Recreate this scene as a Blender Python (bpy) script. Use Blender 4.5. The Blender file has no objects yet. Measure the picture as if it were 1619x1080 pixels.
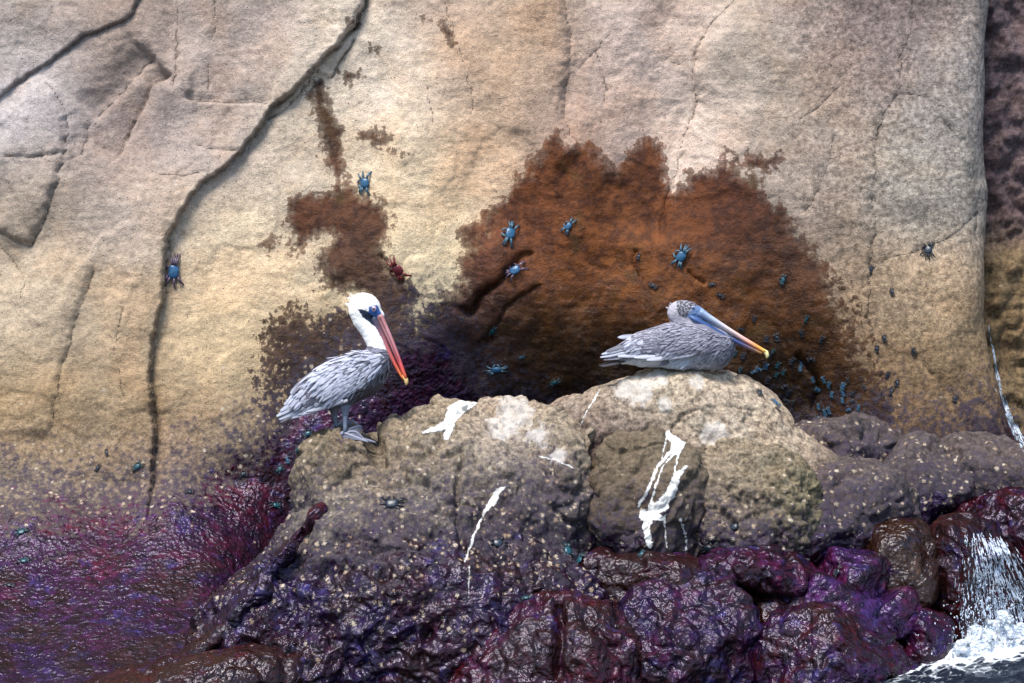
import bpy, math, random
import numpy as np
from mathutils import Vector, Matrix

random.seed(7)
rng = np.random.default_rng(11)
SC = bpy.context.scene
COL = SC.collection

# ------------------------------------------------------------------ camera, sky, sun, exposure
CAM_D, ZC, PPM = 12.0, 1.64, 300.0          # camera distance to the plane y=0, its height over the sea, photo pixels per metre there
cam_data = bpy.data.cameras.new('camera')
cam_data.sensor_width = 36.0
cam_data.lens = 36.0 * (PPM * CAM_D) / 1619.0
cam_data.clip_end = 9000.0
cam = bpy.data.objects.new('camera', cam_data)
cam.location = (0, -CAM_D, ZC)
cam.rotation_euler = (math.radians(90), 0, 0)
COL.objects.link(cam)
SC.camera = cam

SUN_EL, SUN_AZ = math.radians(58), math.radians(205)    # azimuth clockwise from +Y: behind the camera, a little to the left
world = bpy.data.worlds.new('World')
SC.world = world
world.use_nodes = True
wn = world.node_tree
bg = wn.nodes['Background']
sky = wn.nodes.new('ShaderNodeTexSky')
sky.sky_type = 'NISHITA'
sky.sun_disc = False
sky.sun_elevation = SUN_EL
sky.sun_rotation = SUN_AZ
sky.air_density = 1.0
sky.dust_density = 0.6
sky.ozone_density = 1.6
wn.links.new(sky.outputs[0], bg.inputs[0])
bg.inputs[1].default_value = 0.105

sl = bpy.data.lights.new('sun', 'SUN')
sl.energy = 2.6
sl.angle = math.radians(22)
sl.color = (1.0, 0.94, 0.85)
sun = bpy.data.objects.new('sun', sl)
sd = Vector((math.sin(SUN_AZ) * math.cos(SUN_EL), math.cos(SUN_AZ) * math.cos(SUN_EL), math.sin(SUN_EL)))
sun.rotation_euler = (-sd).to_track_quat('-Z', 'Y').to_euler()
sun.location = (0, -6, 12)
COL.objects.link(sun)

SC.render.engine = 'CYCLES'
SC.cycles.use_denoising = True
SC.cycles.max_bounces = 4
SC.cycles.diffuse_bounces = 2
SC.cycles.glossy_bounces = 2
SC.view_settings.view_transform = 'Standard'
SC.view_settings.look = 'None'
SC.view_settings.gamma = 1.0
SC.view_settings.use_curve_mapping = False
SC.view_settings.exposure = 1.28

# ------------------------------------------------------------------ helpers
def W(px, py, Y=0.0):
    """a photo pixel and a depth -> world point"""
    s = (CAM_D + Y) / (CAM_D * PPM)
    return np.array([(px - 809.5) * s, Y, ZC - (py - 540.0) * s])

def ray(px, py):
    d = W(px, py, 0.0) - np.array([0, -CAM_D, ZC])
    return Vector((0, -CAM_D, ZC)), Vector(d).normalized()

def smooth(a, b, x):
    t = np.clip((x - a) / (b - a), 0, 1)
    return t * t * (3 - 2 * t)

_g = np.array([[1,1,0],[-1,1,0],[1,-1,0],[-1,-1,0],[1,0,1],[-1,0,1],[1,0,-1],[-1,0,-1],
               [0,1,1],[0,-1,1],[0,1,-1],[0,-1,-1],[1,1,0],[-1,1,0],[0,-1,1],[0,-1,-1]], dtype=np.float32)

def _hash(x, y, z, seed):
    with np.errstate(over='ignore'):
        h = (x.astype(np.uint32) * np.uint32(374761393) + y.astype(np.uint32) * np.uint32(668265263)
             + z.astype(np.uint32) * np.uint32(2147483647 - 118) + np.uint32(seed * 1013904223 % 4294967291))
        h = (h ^ (h >> np.uint32(13))) * np.uint32(1274126177)
        h = (h ^ (h >> np.uint32(16))) * np.uint32(2246822519)
        return h ^ (h >> np.uint32(15))

def pnoise(P, seed=0):
    P = P.astype(np.float32)
    F = np.floor(P)
    f = P - F
    I = F.astype(np.int64)
    u = f * f * f * (f * (f * 6 - 15) + 10)
    out = np.zeros(len(P), np.float32)
    for dx in (0, 1):
        wx = u[:, 0] if dx else 1 - u[:, 0]
        for dy in (0, 1):
            wy = u[:, 1] if dy else 1 - u[:, 1]
            for dz in (0, 1):
                wz = u[:, 2] if dz else 1 - u[:, 2]
                g = _g[_hash(I[:, 0] + dx, I[:, 1] + dy, I[:, 2] + dz, seed) & 15]
                out += wx * wy * wz * (g[:, 0] * (f[:, 0] - dx) + g[:, 1] * (f[:, 1] - dy) + g[:, 2] * (f[:, 2] - dz))
    return out

def fbm(P, scale, octv, seed=0, gain=0.5, ridged=False):
    """scale = size in metres of the largest wave; result about -1..1"""
    out = np.zeros(len(P), np.float32)
    a, tot, Q = 1.0, 0.0, P / scale
    for o in range(octv):
        n = pnoise(Q + 17.3 * o, seed + o)
        if ridged:
            n = 1 - 2 * np.abs(n) * 1.4
        out += a * n
        tot += a
        a *= gain
        Q = Q * 2.03
    return out / tot

def mesh_np(name, V, F, mat=None, parent=None, attrs=None, colors=None, smooth_shade=True, link=True):
    """V (n,3); F (m,4) or (m,3) array or list of both"""
    me = bpy.data.meshes.new(name)
    Fs = [np.asarray(f, dtype=np.int32) for f in (F if isinstance(F, list) else [F]) if len(f)]
    V = np.asarray(V, dtype=np.float32)
    nl = sum(f.size for f in Fs); nf = sum(len(f) for f in Fs)
    me.vertices.add(len(V)); me.vertices.foreach_set('co', V.ravel())
    me.loops.add(nl); me.loops.foreach_set('vertex_index', np.concatenate([f.ravel() for f in Fs]))
    me.polygons.add(nf)
    tot = np.concatenate([np.full(len(f), f.shape[1], np.int32) for f in Fs])
    start = np.concatenate([[0], np.cumsum(tot)[:-1]]).astype(np.int32)
    me.polygons.foreach_set('loop_start', start)
    me.update(calc_edges=True)
    me.polygons.foreach_set('use_smooth', np.full(nf, smooth_shade))
    for k, a in (attrs or {}).items():
        at = me.attributes.new(k, 'FLOAT', 'POINT'); at.data.foreach_set('value', np.asarray(a, np.float32))
    for k, c in (colors or {}).items():
        at = me.attributes.new(k, 'FLOAT_COLOR', 'POINT')
        c4 = np.ones((len(V), 4), np.float32); c4[:, :3] = c
        at.data.foreach_set('color', c4.ravel())
    if mat: me.materials.append(mat)
    me.validate()
    if not link: return me
    o = bpy.data.objects.new(name, me)
    COL.objects.link(o)
    if parent: o.parent = parent
    return o

def tag(o, label=None, cat=None, group=None, kind=None):
    for k, v in (('label', label), ('category', cat), ('group', group), ('kind', kind)):
        if v: o[k] = v
    return o

def empty(name, loc, rot=None):
    o = bpy.data.objects.new(name, None)
    o.empty_display_size = 0.1
    o.location = loc
    if rot is not None: o.rotation_euler = rot
    COL.objects.link(o)
    return o

def grid_faces(nx, ny):
    i = np.arange(nx * ny).reshape(nx, ny)
    return np.stack([i[:-1, :-1], i[1:, :-1], i[1:, 1:], i[:-1, 1:]], -1).reshape(-1, 4)

def poly_sd(px, py, poly):
    """signed distance (positive inside) to a closed polygon, 2D"""
    poly = np.asarray(poly, float)
    d = np.full(px.shape, 1e9); inside = np.zeros(px.shape, bool)
    n = len(poly)
    for i in range(n):
        ax, ay = poly[i]; bx, by = poly[(i + 1) % n]
        ex, ey = bx - ax, by - ay
        wx, wy = px - ax, py - ay
        t = np.clip((wx * ex + wy * ey) / (ex * ex + ey * ey + 1e-12), 0, 1)
        d = np.minimum(d, (wx - ex * t) ** 2 + (wy - ey * t) ** 2)
        c = ((ay <= py) & (by > py)) | ((by <= py) & (ay > py))
        with np.errstate(divide='ignore', invalid='ignore'):
            xi = ax + (py - ay) * ex / (ey if ey != 0 else 1e-9)
        inside ^= c & (px < xi)
    d = np.sqrt(d)
    return np.where(inside, d, -d)

def line_sd(px, py, line):
    """distance to an open polyline, side (+1 right of the running direction in image terms), and position along 0..1"""
    line = np.asarray(line, float)
    best = np.full(px.shape, 1e9); side = np.zeros(px.shape); along = np.zeros(px.shape)
    seg = np.linalg.norm(np.diff(line, axis=0), axis=1); cum = np.concatenate([[0], np.cumsum(seg)])
    for i in range(len(line) - 1):
        ax, ay = line[i, :2]; bx, by = line[i + 1, :2]
        ex, ey = bx - ax, by - ay
        wx, wy = px - ax, py - ay
        t = np.clip((wx * ex + wy * ey) / (ex * ex + ey * ey + 1e-12), 0, 1)
        d = np.hypot(wx - ex * t, wy - ey * t)
        m = d < best
        best = np.where(m, d, best)
        side = np.where(m, np.sign(ex * wy - ey * wx), side)
        along = np.where(m, (cum[i] + t * seg[i]) / cum[-1], along)
    return best, side, along

# --- signed distance solids -> mesh (surface nets)
def sd_ell(P, c, r, ang=0.0, n=2.0, yaw=0.0):
    q = P - np.asarray(c)
    if ang:
        a = math.radians(ang); ca, sa = math.cos(a), math.sin(a)
        q = np.stack([ca * q[:, 0] - sa * q[:, 2], q[:, 1], sa * q[:, 0] + ca * q[:, 2]], 1)
    if yaw:
        a = math.radians(yaw); ca, sa = math.cos(a), math.sin(a)
        q = np.stack([ca * q[:, 0] + sa * q[:, 1], -sa * q[:, 0] + ca * q[:, 1], q[:, 2]], 1)
    r = np.asarray(r, float)
    if n == 2.0:
        k0 = np.linalg.norm(q / r, axis=1); k1 = np.linalg.norm(q / (r * r), axis=1)
        return k0 * (k0 - 1) / np.maximum(k1, 1e-6)
    k = (np.abs(q / r) ** n).sum(1) ** (1 / n)
    return (k - 1) * r.min()

def sd_chain(P, pts, sy=1.0, y0=0.0):
    """pts: (x, z, radius[, y]) ; tapered chain of capsules squeezed in y"""
    d = None
    for (a, b) in zip(pts[:-1], pts[1:]):
        ya = a[3] if len(a) > 3 else y0; yb = b[3] if len(b) > 3 else y0
        A = np.array([a[0], ya / sy, a[1]]); B = np.array([b[0], yb / sy, b[1]])
        Q = P.copy(); Q[:, 1] = Q[:, 1] / sy
        pa = Q - A; ba = B - A
        h = np.clip(pa @ ba / (ba @ ba), 0, 1)
        e = np.linalg.norm(pa - h[:, None] * ba, axis=1) - (a[2] + (b[2] - a[2]) * h)
        d = e if d is None else np.minimum(d, e)
    return d

def smin(a, b, k):
    if k <= 0: return np.minimum(a, b)
    h = np.clip(0.5 + 0.5 * (b - a) / k, 0, 1)
    return b + (a - b) * h - k * h * (1 - h)

def surface_nets(f, lo, hi, h, project=3):
    lo = np.asarray(lo, float); hi = np.asarray(hi, float)
    n = np.ceil((hi - lo) / h).astype(int) + 1
    ax = [lo[k] + h * np.arange(n[k]) for k in range(3)]
    Vv = np.empty(n, np.float32)
    for i0 in range(0, n[0], 24):
        i1 = min(n[0], i0 + 24)
        G = np.stack(np.meshgrid(ax[0][i0:i1], ax[1], ax[2], indexing='ij'), -1).reshape(-1, 3)
        Vv[i0:i1] = f(G).reshape(i1 - i0, n[1], n[2])
    S = Vv < 0
    cnt = np.zeros(n - 1, np.int8)
    for dx in (0, 1):
        for dy in (0, 1):
            for dz in (0, 1):
                cnt += S[dx:n[0]-1+dx, dy:n[1]-1+dy, dz:n[2]-1+dz]
    act = (cnt > 0) & (cnt < 8)
    idx = np.full(n - 1, -1, np.int64)
    C = np.argwhere(act)
    idx[act] = np.arange(len(C))
    acc = np.zeros((len(C), 3)); num = np.zeros(len(C))
    corner = [(x, y, z) for x in (0, 1) for y in (0, 1) for z in (0, 1)]
    val = {c: Vv[C[:, 0] + c[0], C[:, 1] + c[1], C[:, 2] + c[2]] for c in corner}
    for c in corner:
        for k in range(3):
            if c[k] == 0:
                e = list(c); e[k] = 1; e = tuple(e)
                a, b = val[c], val[e]
                m = (a < 0) != (b < 0)
                t = np.where(m, a / np.where(a - b == 0, 1, a - b), 0)
                p = np.array(c, float)[None, :].repeat(len(C), 0)
                p[:, k] = t
                acc += np.where(m[:, None], p, 0); num += m
    V = lo + h * (C + acc / num[:, None])
    faces = []
    for k in range(3):
        a, b = (k + 1) % 3, (k + 2) % 3
        s0 = [slice(None)] * 3; s1 = [slice(None)] * 3
        s0[k] = slice(0, n[k] - 1); s1[k] = slice(1, n[k])
        A, B = S[tuple(s0)], S[tuple(s1)]
        E = np.argwhere(A != B)
        E = E[(E[:, a] > 0) & (E[:, b] > 0) & (E[:, a] < n[a] - 1) & (E[:, b] < n[b] - 1)]
        inn = A[tuple(E.T)]
        q = []
        for da, db in ((1, 1), (0, 1), (0, 0), (1, 0)):
            e = E.copy(); e[:, a] -= da; e[:, b] -= db
            q.append(idx[tuple(e.T)])
        q = np.stack(q, 1)
        q[~inn] = q[~inn][:, ::-1]
        faces.append(q)
    F = np.concatenate(faces)
    F = F[(F >= 0).all(1)]
    for _ in range(project):
        N, d = sd_normal(f, V, h * 0.5)
        V = V - N * np.clip(d, -h, h)[:, None] * 0.9
    return V, F

def sd_normal(f, V, e):
    d = f(V)
    g = np.stack([f(V + np.eye(3)[k] * e) - f(V - np.eye(3)[k] * e) for k in range(3)], 1)
    return g / np.maximum(np.linalg.norm(g, axis=1, keepdims=True), 1e-9), d

def subdivide(V, F):
    """split every quad in four"""
    E = np.concatenate([F[:, [0, 1]], F[:, [1, 2]], F[:, [2, 3]], F[:, [3, 0]]])
    E = np.sort(E, 1)
    key = E[:, 0] * (len(V) + 1) + E[:, 1]
    uq, first, inv = np.unique(key, return_index=True, return_inverse=True)
    mid = V[E[first]].mean(1)
    cen = V[F].mean(1)
    n0, n1, m = len(V), len(mid), len(F)
    e = n0 + inv.reshape(4, m)
    c = n0 + n1 + np.arange(m)
    V2 = np.concatenate([V, mid, cen])
    F2 = np.concatenate([np.stack([F[:, k], e[k], c, e[(k + 3) % 4]], 1) for k in range(4)])
    return V2, F2

def vert_normals(V, F):
    n = np.cross(V[F[:, 2]] - V[F[:, 0]], V[F[:, 3 % F.shape[1]]] - V[F[:, 1]])
    N = np.zeros_like(V)
    for k in range(F.shape[1]):
        for j in range(3):
            N[:, j] += np.bincount(F[:, k], n[:, j], len(V))
    return N / np.maximum(np.linalg.norm(N, axis=1, keepdims=True), 1e-12)

def laplacian(V, F, it=1, lam=0.5):
    E = np.concatenate([F[:, [k, (k + 1) % F.shape[1]]] for k in range(F.shape[1])])
    deg = np.bincount(E.ravel(), minlength=len(V)).astype(float)
    for _ in range(it):
        S = np.zeros_like(V)
        for j in range(3):
            S[:, j] = np.bincount(E[:, 0], V[E[:, 1], j], len(V)) + np.bincount(E[:, 1], V[E[:, 0], j], len(V))
        V = V + lam * (S / np.maximum(deg, 1)[:, None] - V)
    return V

# --- node material helper
class Mat:
    def __init__(s, name):
        s.m = bpy.data.materials.new(name); s.m.use_nodes = True
        s.nt = s.m.node_tree; s.b = s.nt.nodes['Principled BSDF']
        s.pos = None
    def node(s, t, **kw):
        n = s.nt.nodes.new(t)
        for k, v in kw.items(): setattr(n, k, v)
        return n
    def put(s, sock, v):
        if hasattr(v, 'is_output'): s.nt.links.new(v, sock)
        elif v is not None:
            if isinstance(v, (tuple, list)) and len(v) == 3 and sock.type == 'RGBA': v = (*v, 1)
            sock.default_value = v
    def math(s, op, a, b=None, c=None, clamp=False):
        n = s.node('ShaderNodeMath', operation=op, use_clamp=clamp)
        s.put(n.inputs[0], a)
        if b is not None: s.put(n.inputs[1], b)
        if c is not None: s.put(n.inputs[2], c)
        return n.outputs[0]
    def ss(s, a, b, x):
        n = s.node('ShaderNodeMapRange', interpolation_type='SMOOTHSTEP')
        s.put(n.inputs[0], x); s.put(n.inputs[1], a); s.put(n.inputs[2], b)
        return n.outputs[0]
    def mix(s, f, a, b, mode='MIX'):
        n = s.node('ShaderNodeMix', data_type='RGBA', blend_type=mode)
        s.put(n.inputs[0], f); s.put(n.inputs[6], a); s.put(n.inputs[7], b)
        return n.outputs[2]
    def fmix(s, f, a, b):
        n = s.node('ShaderNodeMix', data_type='FLOAT')
        s.put(n.inputs[0], f); s.put(n.inputs[2], a); s.put(n.inputs[3], b)
        return n.outputs[0]
    def coord(s):
        if s.pos is None: s.pos = s.node('ShaderNodeNewGeometry').outputs['Position']
        return s.pos
    def objcoord(s):
        if s.pos is None: s.pos = s.node('ShaderNodeTexCoord').outputs['Object']
        return s.pos
    def stretch(s, vec, sc):
        n = s.node('ShaderNodeVectorMath', operation='MULTIPLY')
        s.put(n.inputs[0], vec); n.inputs[1].default_value = sc
        return n.outputs[0]
    def noise(s, scale, detail=4, rough=0.55, vec=None, dist=0.0):
        n = s.node('ShaderNodeTexNoise')
        s.put(n.inputs['Vector'], vec if vec is not None else s.coord())
        n.inputs['Scale'].default_value = scale; n.inputs['Detail'].default_value = detail
        n.inputs['Roughness'].default_value = rough; n.inputs['Distortion'].default_value = dist
        return n.outputs[0]
    def voro(s, scale, feature='F1', rnd=1.0, out='Distance', vec=None):
        n = s.node('ShaderNodeTexVoronoi', feature=feature)
        s.put(n.inputs['Vector'], vec if vec is not None else s.coord())
        n.inputs['Scale'].default_value = scale; n.inputs['Randomness'].default_value = rnd
        return n.outputs[out] if out != 'both' else n
    def attr(s, name, out='Fac'):
        return s.node('ShaderNodeAttribute', attribute_name=name).outputs[out]
    def ramp(s, f, stops):
        n = s.node('ShaderNodeValToRGB')
        while len(n.color_ramp.elements) < len(stops): n.color_ramp.elements.new(0.5)
        for e, (p, c) in zip(n.color_ramp.elements, stops):
            e.position = p; e.color = (*c, 1)
        s.put(n.inputs[0], f)
        return n.outputs[0]
    def bump(s, height, dist, strength=1.0, normal=None):
        n = s.node('ShaderNodeBump')
        s.put(n.inputs['Height'], height); n.inputs['Distance'].default_value = dist; n.inputs['Strength'].default_value = strength
        if normal is not None: s.put(n.inputs['Normal'], normal)
        return n.outputs[0]
    def out(s, **kw):
        for k, v in kw.items(): s.put(s.b.inputs[k.replace('_', ' ')], v)
        return s.m

def simple_mat(name, col, rough=0.6, var=0.25, scale=60, bump=0.002):
    m = Mat(name); m.objcoord()
    n = m.noise(scale, 4)
    c = m.mix(n, tuple(x * (1 - var) for x in col), tuple(x * (1 + var) for x in col))
    return m.out(Base_Color=c, Roughness=rough, Normal=m.bump(n, bump))

# ------------------------------------------------------------------ rock material
def rock_material():
    m = Mat('rock')
    n_mid = m.noise(5, 3, 0.6)
    n_fine = m.noise(28, 4, 0.66)
    n_grain = m.noise(190, 2, 0.75)
    n_big = m.noise(1.6, 3)
    dry = m.attr('dry', 'Color'); scol = m.attr('scol', 'Color')
    stain = m.attr('stain'); tide = m.attr('tide'); pale = m.attr('pale'); speck = m.attr('speck')
    # dry sandstone: mottled, grainy, horizontally streaked, pitted
    strata = m.noise(6, 3, 0.6, vec=m.stretch(m.coord(), (0.6, 1.0, 5.0)))
    k = m.math('ADD', m.math('MULTIPLY', n_fine, 1.1), m.math('MULTIPLY', n_grain, 1.9))
    k = m.math('ADD', k, m.math('MULTIPLY', n_mid, 0.55))
    k = m.math('ADD', k, m.math('MULTIPLY', strata, 0.28))
    k = m.math('SUBTRACT', k, 0.90)                  # about 1 on average
    cc = m.node('ShaderNodeCombineXYZ')
    for i in range(3): m.put(cc.inputs[i], k)
    c = m.mix(1.0, dry, cc.outputs[0], 'MULTIPLY')
    rug = m.attr('rug')
    mot = m.ramp(m.noise(34, 4, 0.72), [(0.36, (0.30, 0.28, 0.27)), (0.46, (0.72, 0.70, 0.70)), (0.54, (1.08, 1.07, 1.06)), (0.66, (1.55, 1.55, 1.55))])
    c = m.mix(rug, c, m.mix(1.0, c, mot, 'MULTIPLY'))
    hue = m.ss(0.42, 0.66, m.noise(2.6, 3, 0.6, dist=0.4))
    c = m.mix(m.math('MULTIPLY', hue, 0.30), c, m.mix(1.0, c, (1.10, 0.88, 0.68), 'MULTIPLY'))
    pitn = m.voro(45, out='both'); pit = pitn.outputs['Distance']
    prnd = m.node('ShaderNodeSeparateColor'); m.put(prnd.inputs[0], pitn.outputs['Color'])
    pitm = m.math('MULTIPLY', m.ss(0.20, 0.10, pit), m.ss(0.84, 0.88, prnd.outputs[0]))
    c = m.mix(m.math('MULTIPLY', pitm, 0.7), c, (0.05, 0.04, 0.03))
    # shade of the crack depths, painted into the colour as thin dark lines
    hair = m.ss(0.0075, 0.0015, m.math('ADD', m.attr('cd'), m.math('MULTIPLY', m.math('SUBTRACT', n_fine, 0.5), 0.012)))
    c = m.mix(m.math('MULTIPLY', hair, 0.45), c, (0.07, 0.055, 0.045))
    # brown wet stain with a ragged edge
    e = m.math('ADD', stain, m.math('MULTIPLY', m.math('SUBTRACT', n_fine, 0.5), m.attr('srag')))
    e = m.math('ADD', e, m.math('MULTIPLY', m.math('SUBTRACT', n_mid, 0.5), m.attr('srag')))
    drip = m.noise(9, 3, 0.6, vec=m.stretch(m.coord(), (2.2, 1.0, 0.35)))
    e = m.math('ADD', e, m.math('MULTIPLY', m.math('SUBTRACT', drip, 0.5), 0.10))
    sm = m.math('ADD', m.math('MULTIPLY', m.ss(-0.006, 0.010, e), 0.62), m.math('MULTIPLY', m.ss(-0.02, 0.075, e), 0.38))
    sv = m.noise(13, 3, 0.7)
    sc2 = m.mix(m.ss(0.35, 0.65, sv), m.mix(1.0, scol, (0.55, 0.50, 0.52), 'MULTIPLY'), m.mix(1.0, scol, (1.40, 1.40, 1.25), 'MULTIPLY'))
    olive = m.math('MULTIPLY', m.ss(0.56, 0.72, m.noise(4.5, 4, 0.6)), 0.55)
    sc2 = m.mix(olive, sc2, (0.060, 0.036, 0.006))
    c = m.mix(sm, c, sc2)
    # tide zone: crust of purple, maroon and blue-violet algae
    t = m.math('ADD', tide, m.math('MULTIPLY', m.math('SUBTRACT', n_fine, 0.5), 2.4))
    t = m.math('ADD', t, m.math('MULTIPLY', m.math('SUBTRACT', n_grain, 0.5), 1.0))
    t = m.math('ADD', t, m.math('MULTIPLY', m.math('SUBTRACT', n_mid, 0.5), 1.3))
    tm = m.ss(-0.08, 0.20, t)
    hue2 = m.noise(3.6, 4, 0.62, dist=0.6)
    tmid = m.math('MULTIPLY', m.ss(-1.1, 0.15, m.math('ADD', t, m.math('MULTIPLY', m.math('SUBTRACT', n_fine, 0.5), 1.6))), 0.92)
    c = m.mix(tmid, c, m.mix(m.ss(0.35, 0.65, n_fine), (0.008, 0.006, 0.020), (0.046, 0.037, 0.058)))
    ta, tb = m.attr('ta', 'Color'), m.attr('tb', 'Color')
    alg = m.mix(m.ss(0.42, 0.58, hue2), ta, tb)
    alg = m.mix(1.0, alg, (0.40, 0.20, 0.27), 'MULTIPLY')
    alg = m.mix(m.math('MULTIPLY', m.ss(0.50, 0.60, m.noise(2.6, 3, 0.6, dist=0.8)), 0.85), alg, (0.012, 0.004, 0.003))
    alg = m.mix(m.math('MULTIPLY', m.ss(0.56, 0.66, m.noise(8, 4, 0.65)), 0.38), alg, (0.018, 0.022, 0.110))
    hue3 = m.ramp(m.noise(22, 3, 0.65), [(0.36, (0.22, 0.20, 0.22)), (0.47, (0.75, 0.72, 0.75)), (0.56, (1.35, 1.3, 1.35)), (0.66, (2.3, 2.2, 2.3))])
    alg = m.mix(1.0, alg, hue3, 'MULTIPLY')
    brown = m.attr('brown')
    alg = m.mix(m.math('MULTIPLY', brown, m.ss(0.30, 0.55, m.noise(7, 4, 0.6))), alg, (0.016, 0.005, 0.002))
    c = m.mix(tm, c, alg)
    # pale specks: barnacles and bare chips
    vs = m.voro(30, out='both', vec=None)
    dist = m.math('ADD', vs.outputs['Distance'], m.math('MULTIPLY', m.math('SUBTRACT', n_grain, 0.5), 1.3))
    rr = m.node('ShaderNodeSeparateColor'); m.put(rr.inputs[0], vs.outputs['Color'])
    thr = m.math('SUBTRACT', 1.0, speck)
    lim = m.math('ADD', 0.12, m.math('MULTIPLY', rr.outputs[2], 0.30))
    thr = m.math('ADD', thr, m.math('MULTIPLY', m.ss(0.58, 0.42, m.noise(5.5, 3, 0.6)), 0.32))
    sk = m.math('MULTIPLY', m.ss(lim, m.math('SUBTRACT', lim, 0.09), dist), m.ss(thr, m.math('ADD', thr, 0.03), rr.outputs[0]))
    skc = m.mix(rr.outputs[1], (0.56, 0.48, 0.37), (0.30, 0.20, 0.13))
    c = m.mix(m.math('MULTIPLY', sk, 0.85), c, skc)
    # thin whitewash
    pw = m.ss(0.42, 0.62, m.math('ADD', m.math('MULTIPLY', pale, 0.30), m.math('SUBTRACT', m.noise(11, 5, 0.75, vec=m.stretch(m.coord(), (1.6, 1, 0.8))), 0.14)))
    c = m.mix(m.math('MULTIPLY', pw, m.math('MINIMUM', pale, 0.42)), c, (0.72, 0.70, 0.68))
    wet = m.math('MAXIMUM', tm, m.math('MULTIPLY', sm, m.attr('swet')))
    wet = m.math('MULTIPLY', wet, m.math('SUBTRACT', 1.0, m.math('MULTIPLY', sk, 0.6)))
    rough = m.fmix(wet, 0.88, m.fmix(m.ss(0.35, 0.65, n_mid), 0.20, 0.36))
    # relief
    crust = m.voro(42, feature='F1')
    h = m.math('ADD', m.math('MULTIPLY', n_fine, 1.0), m.math('MULTIPLY', n_grain, 0.40))
    h = m.math('MULTIPLY', m.math('SUBTRACT', h, m.math('MULTIPLY', pitm, 0.5)), m.math('SUBTRACT', 1.0, m.math('MULTIPLY', tm, 0.8)))
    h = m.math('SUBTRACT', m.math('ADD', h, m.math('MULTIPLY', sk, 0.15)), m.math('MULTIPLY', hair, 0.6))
    b1 = m.bump(h, 0.013, 1.0)
    hc = m.math('ADD', m.math('MULTIPLY', crust, 0.5), m.math('MULTIPLY', m.noise(13, 3, 0.6, dist=0.5), 2.2))
    b2 = m.bump(m.math('MULTIPLY', hc, tm), 0.010, 1.0, b1)
    m.out(Base_Color=c, Roughness=rough, Normal=b2)
    m.put(m.b.inputs['Specular IOR Level'], m.fmix(tm, 0.28, 0.42))
    m.put(m.b.inputs['Specular Tint'], m.mix(m.math('MULTIPLY', tm, m.math('SUBTRACT', 1.0, brown)), (1, 1, 1), (0.75, 0.68, 1.0)))
    return m.m

ROCK = rock_material()
S = lambda r, g, b: tuple(((x / 255 + 0.055) / 1.055) ** 2.4 if x > 10 else x / 255 / 12.92 for x in (r, g, b))

def rbf_color(X, Z, pts, Y, sig):
    """blend of colour samples (px, py, rgb) placed on the rock"""
    out = np.zeros((len(X), 3)); wt = np.zeros(len(X)) + 1e-9
    for px, py, c in pts:
        p = W(px, py, Y)
        w = np.exp(-((X - p[0]) ** 2 + (Z - p[2]) ** 2) / (2 * sig * sig)) + 1e-7
        out += w[:, None] * np.array(c); wt += w
    return out / wt[:, None]

# ------------------------------------------------------------------ cliff
CY = 0.95
def cliff_px(X, Z):
    s = (CAM_D + CY) / (CAM_D * PPM)
    return X / s + 809.5, 540 - (Z - ZC) / s

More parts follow.
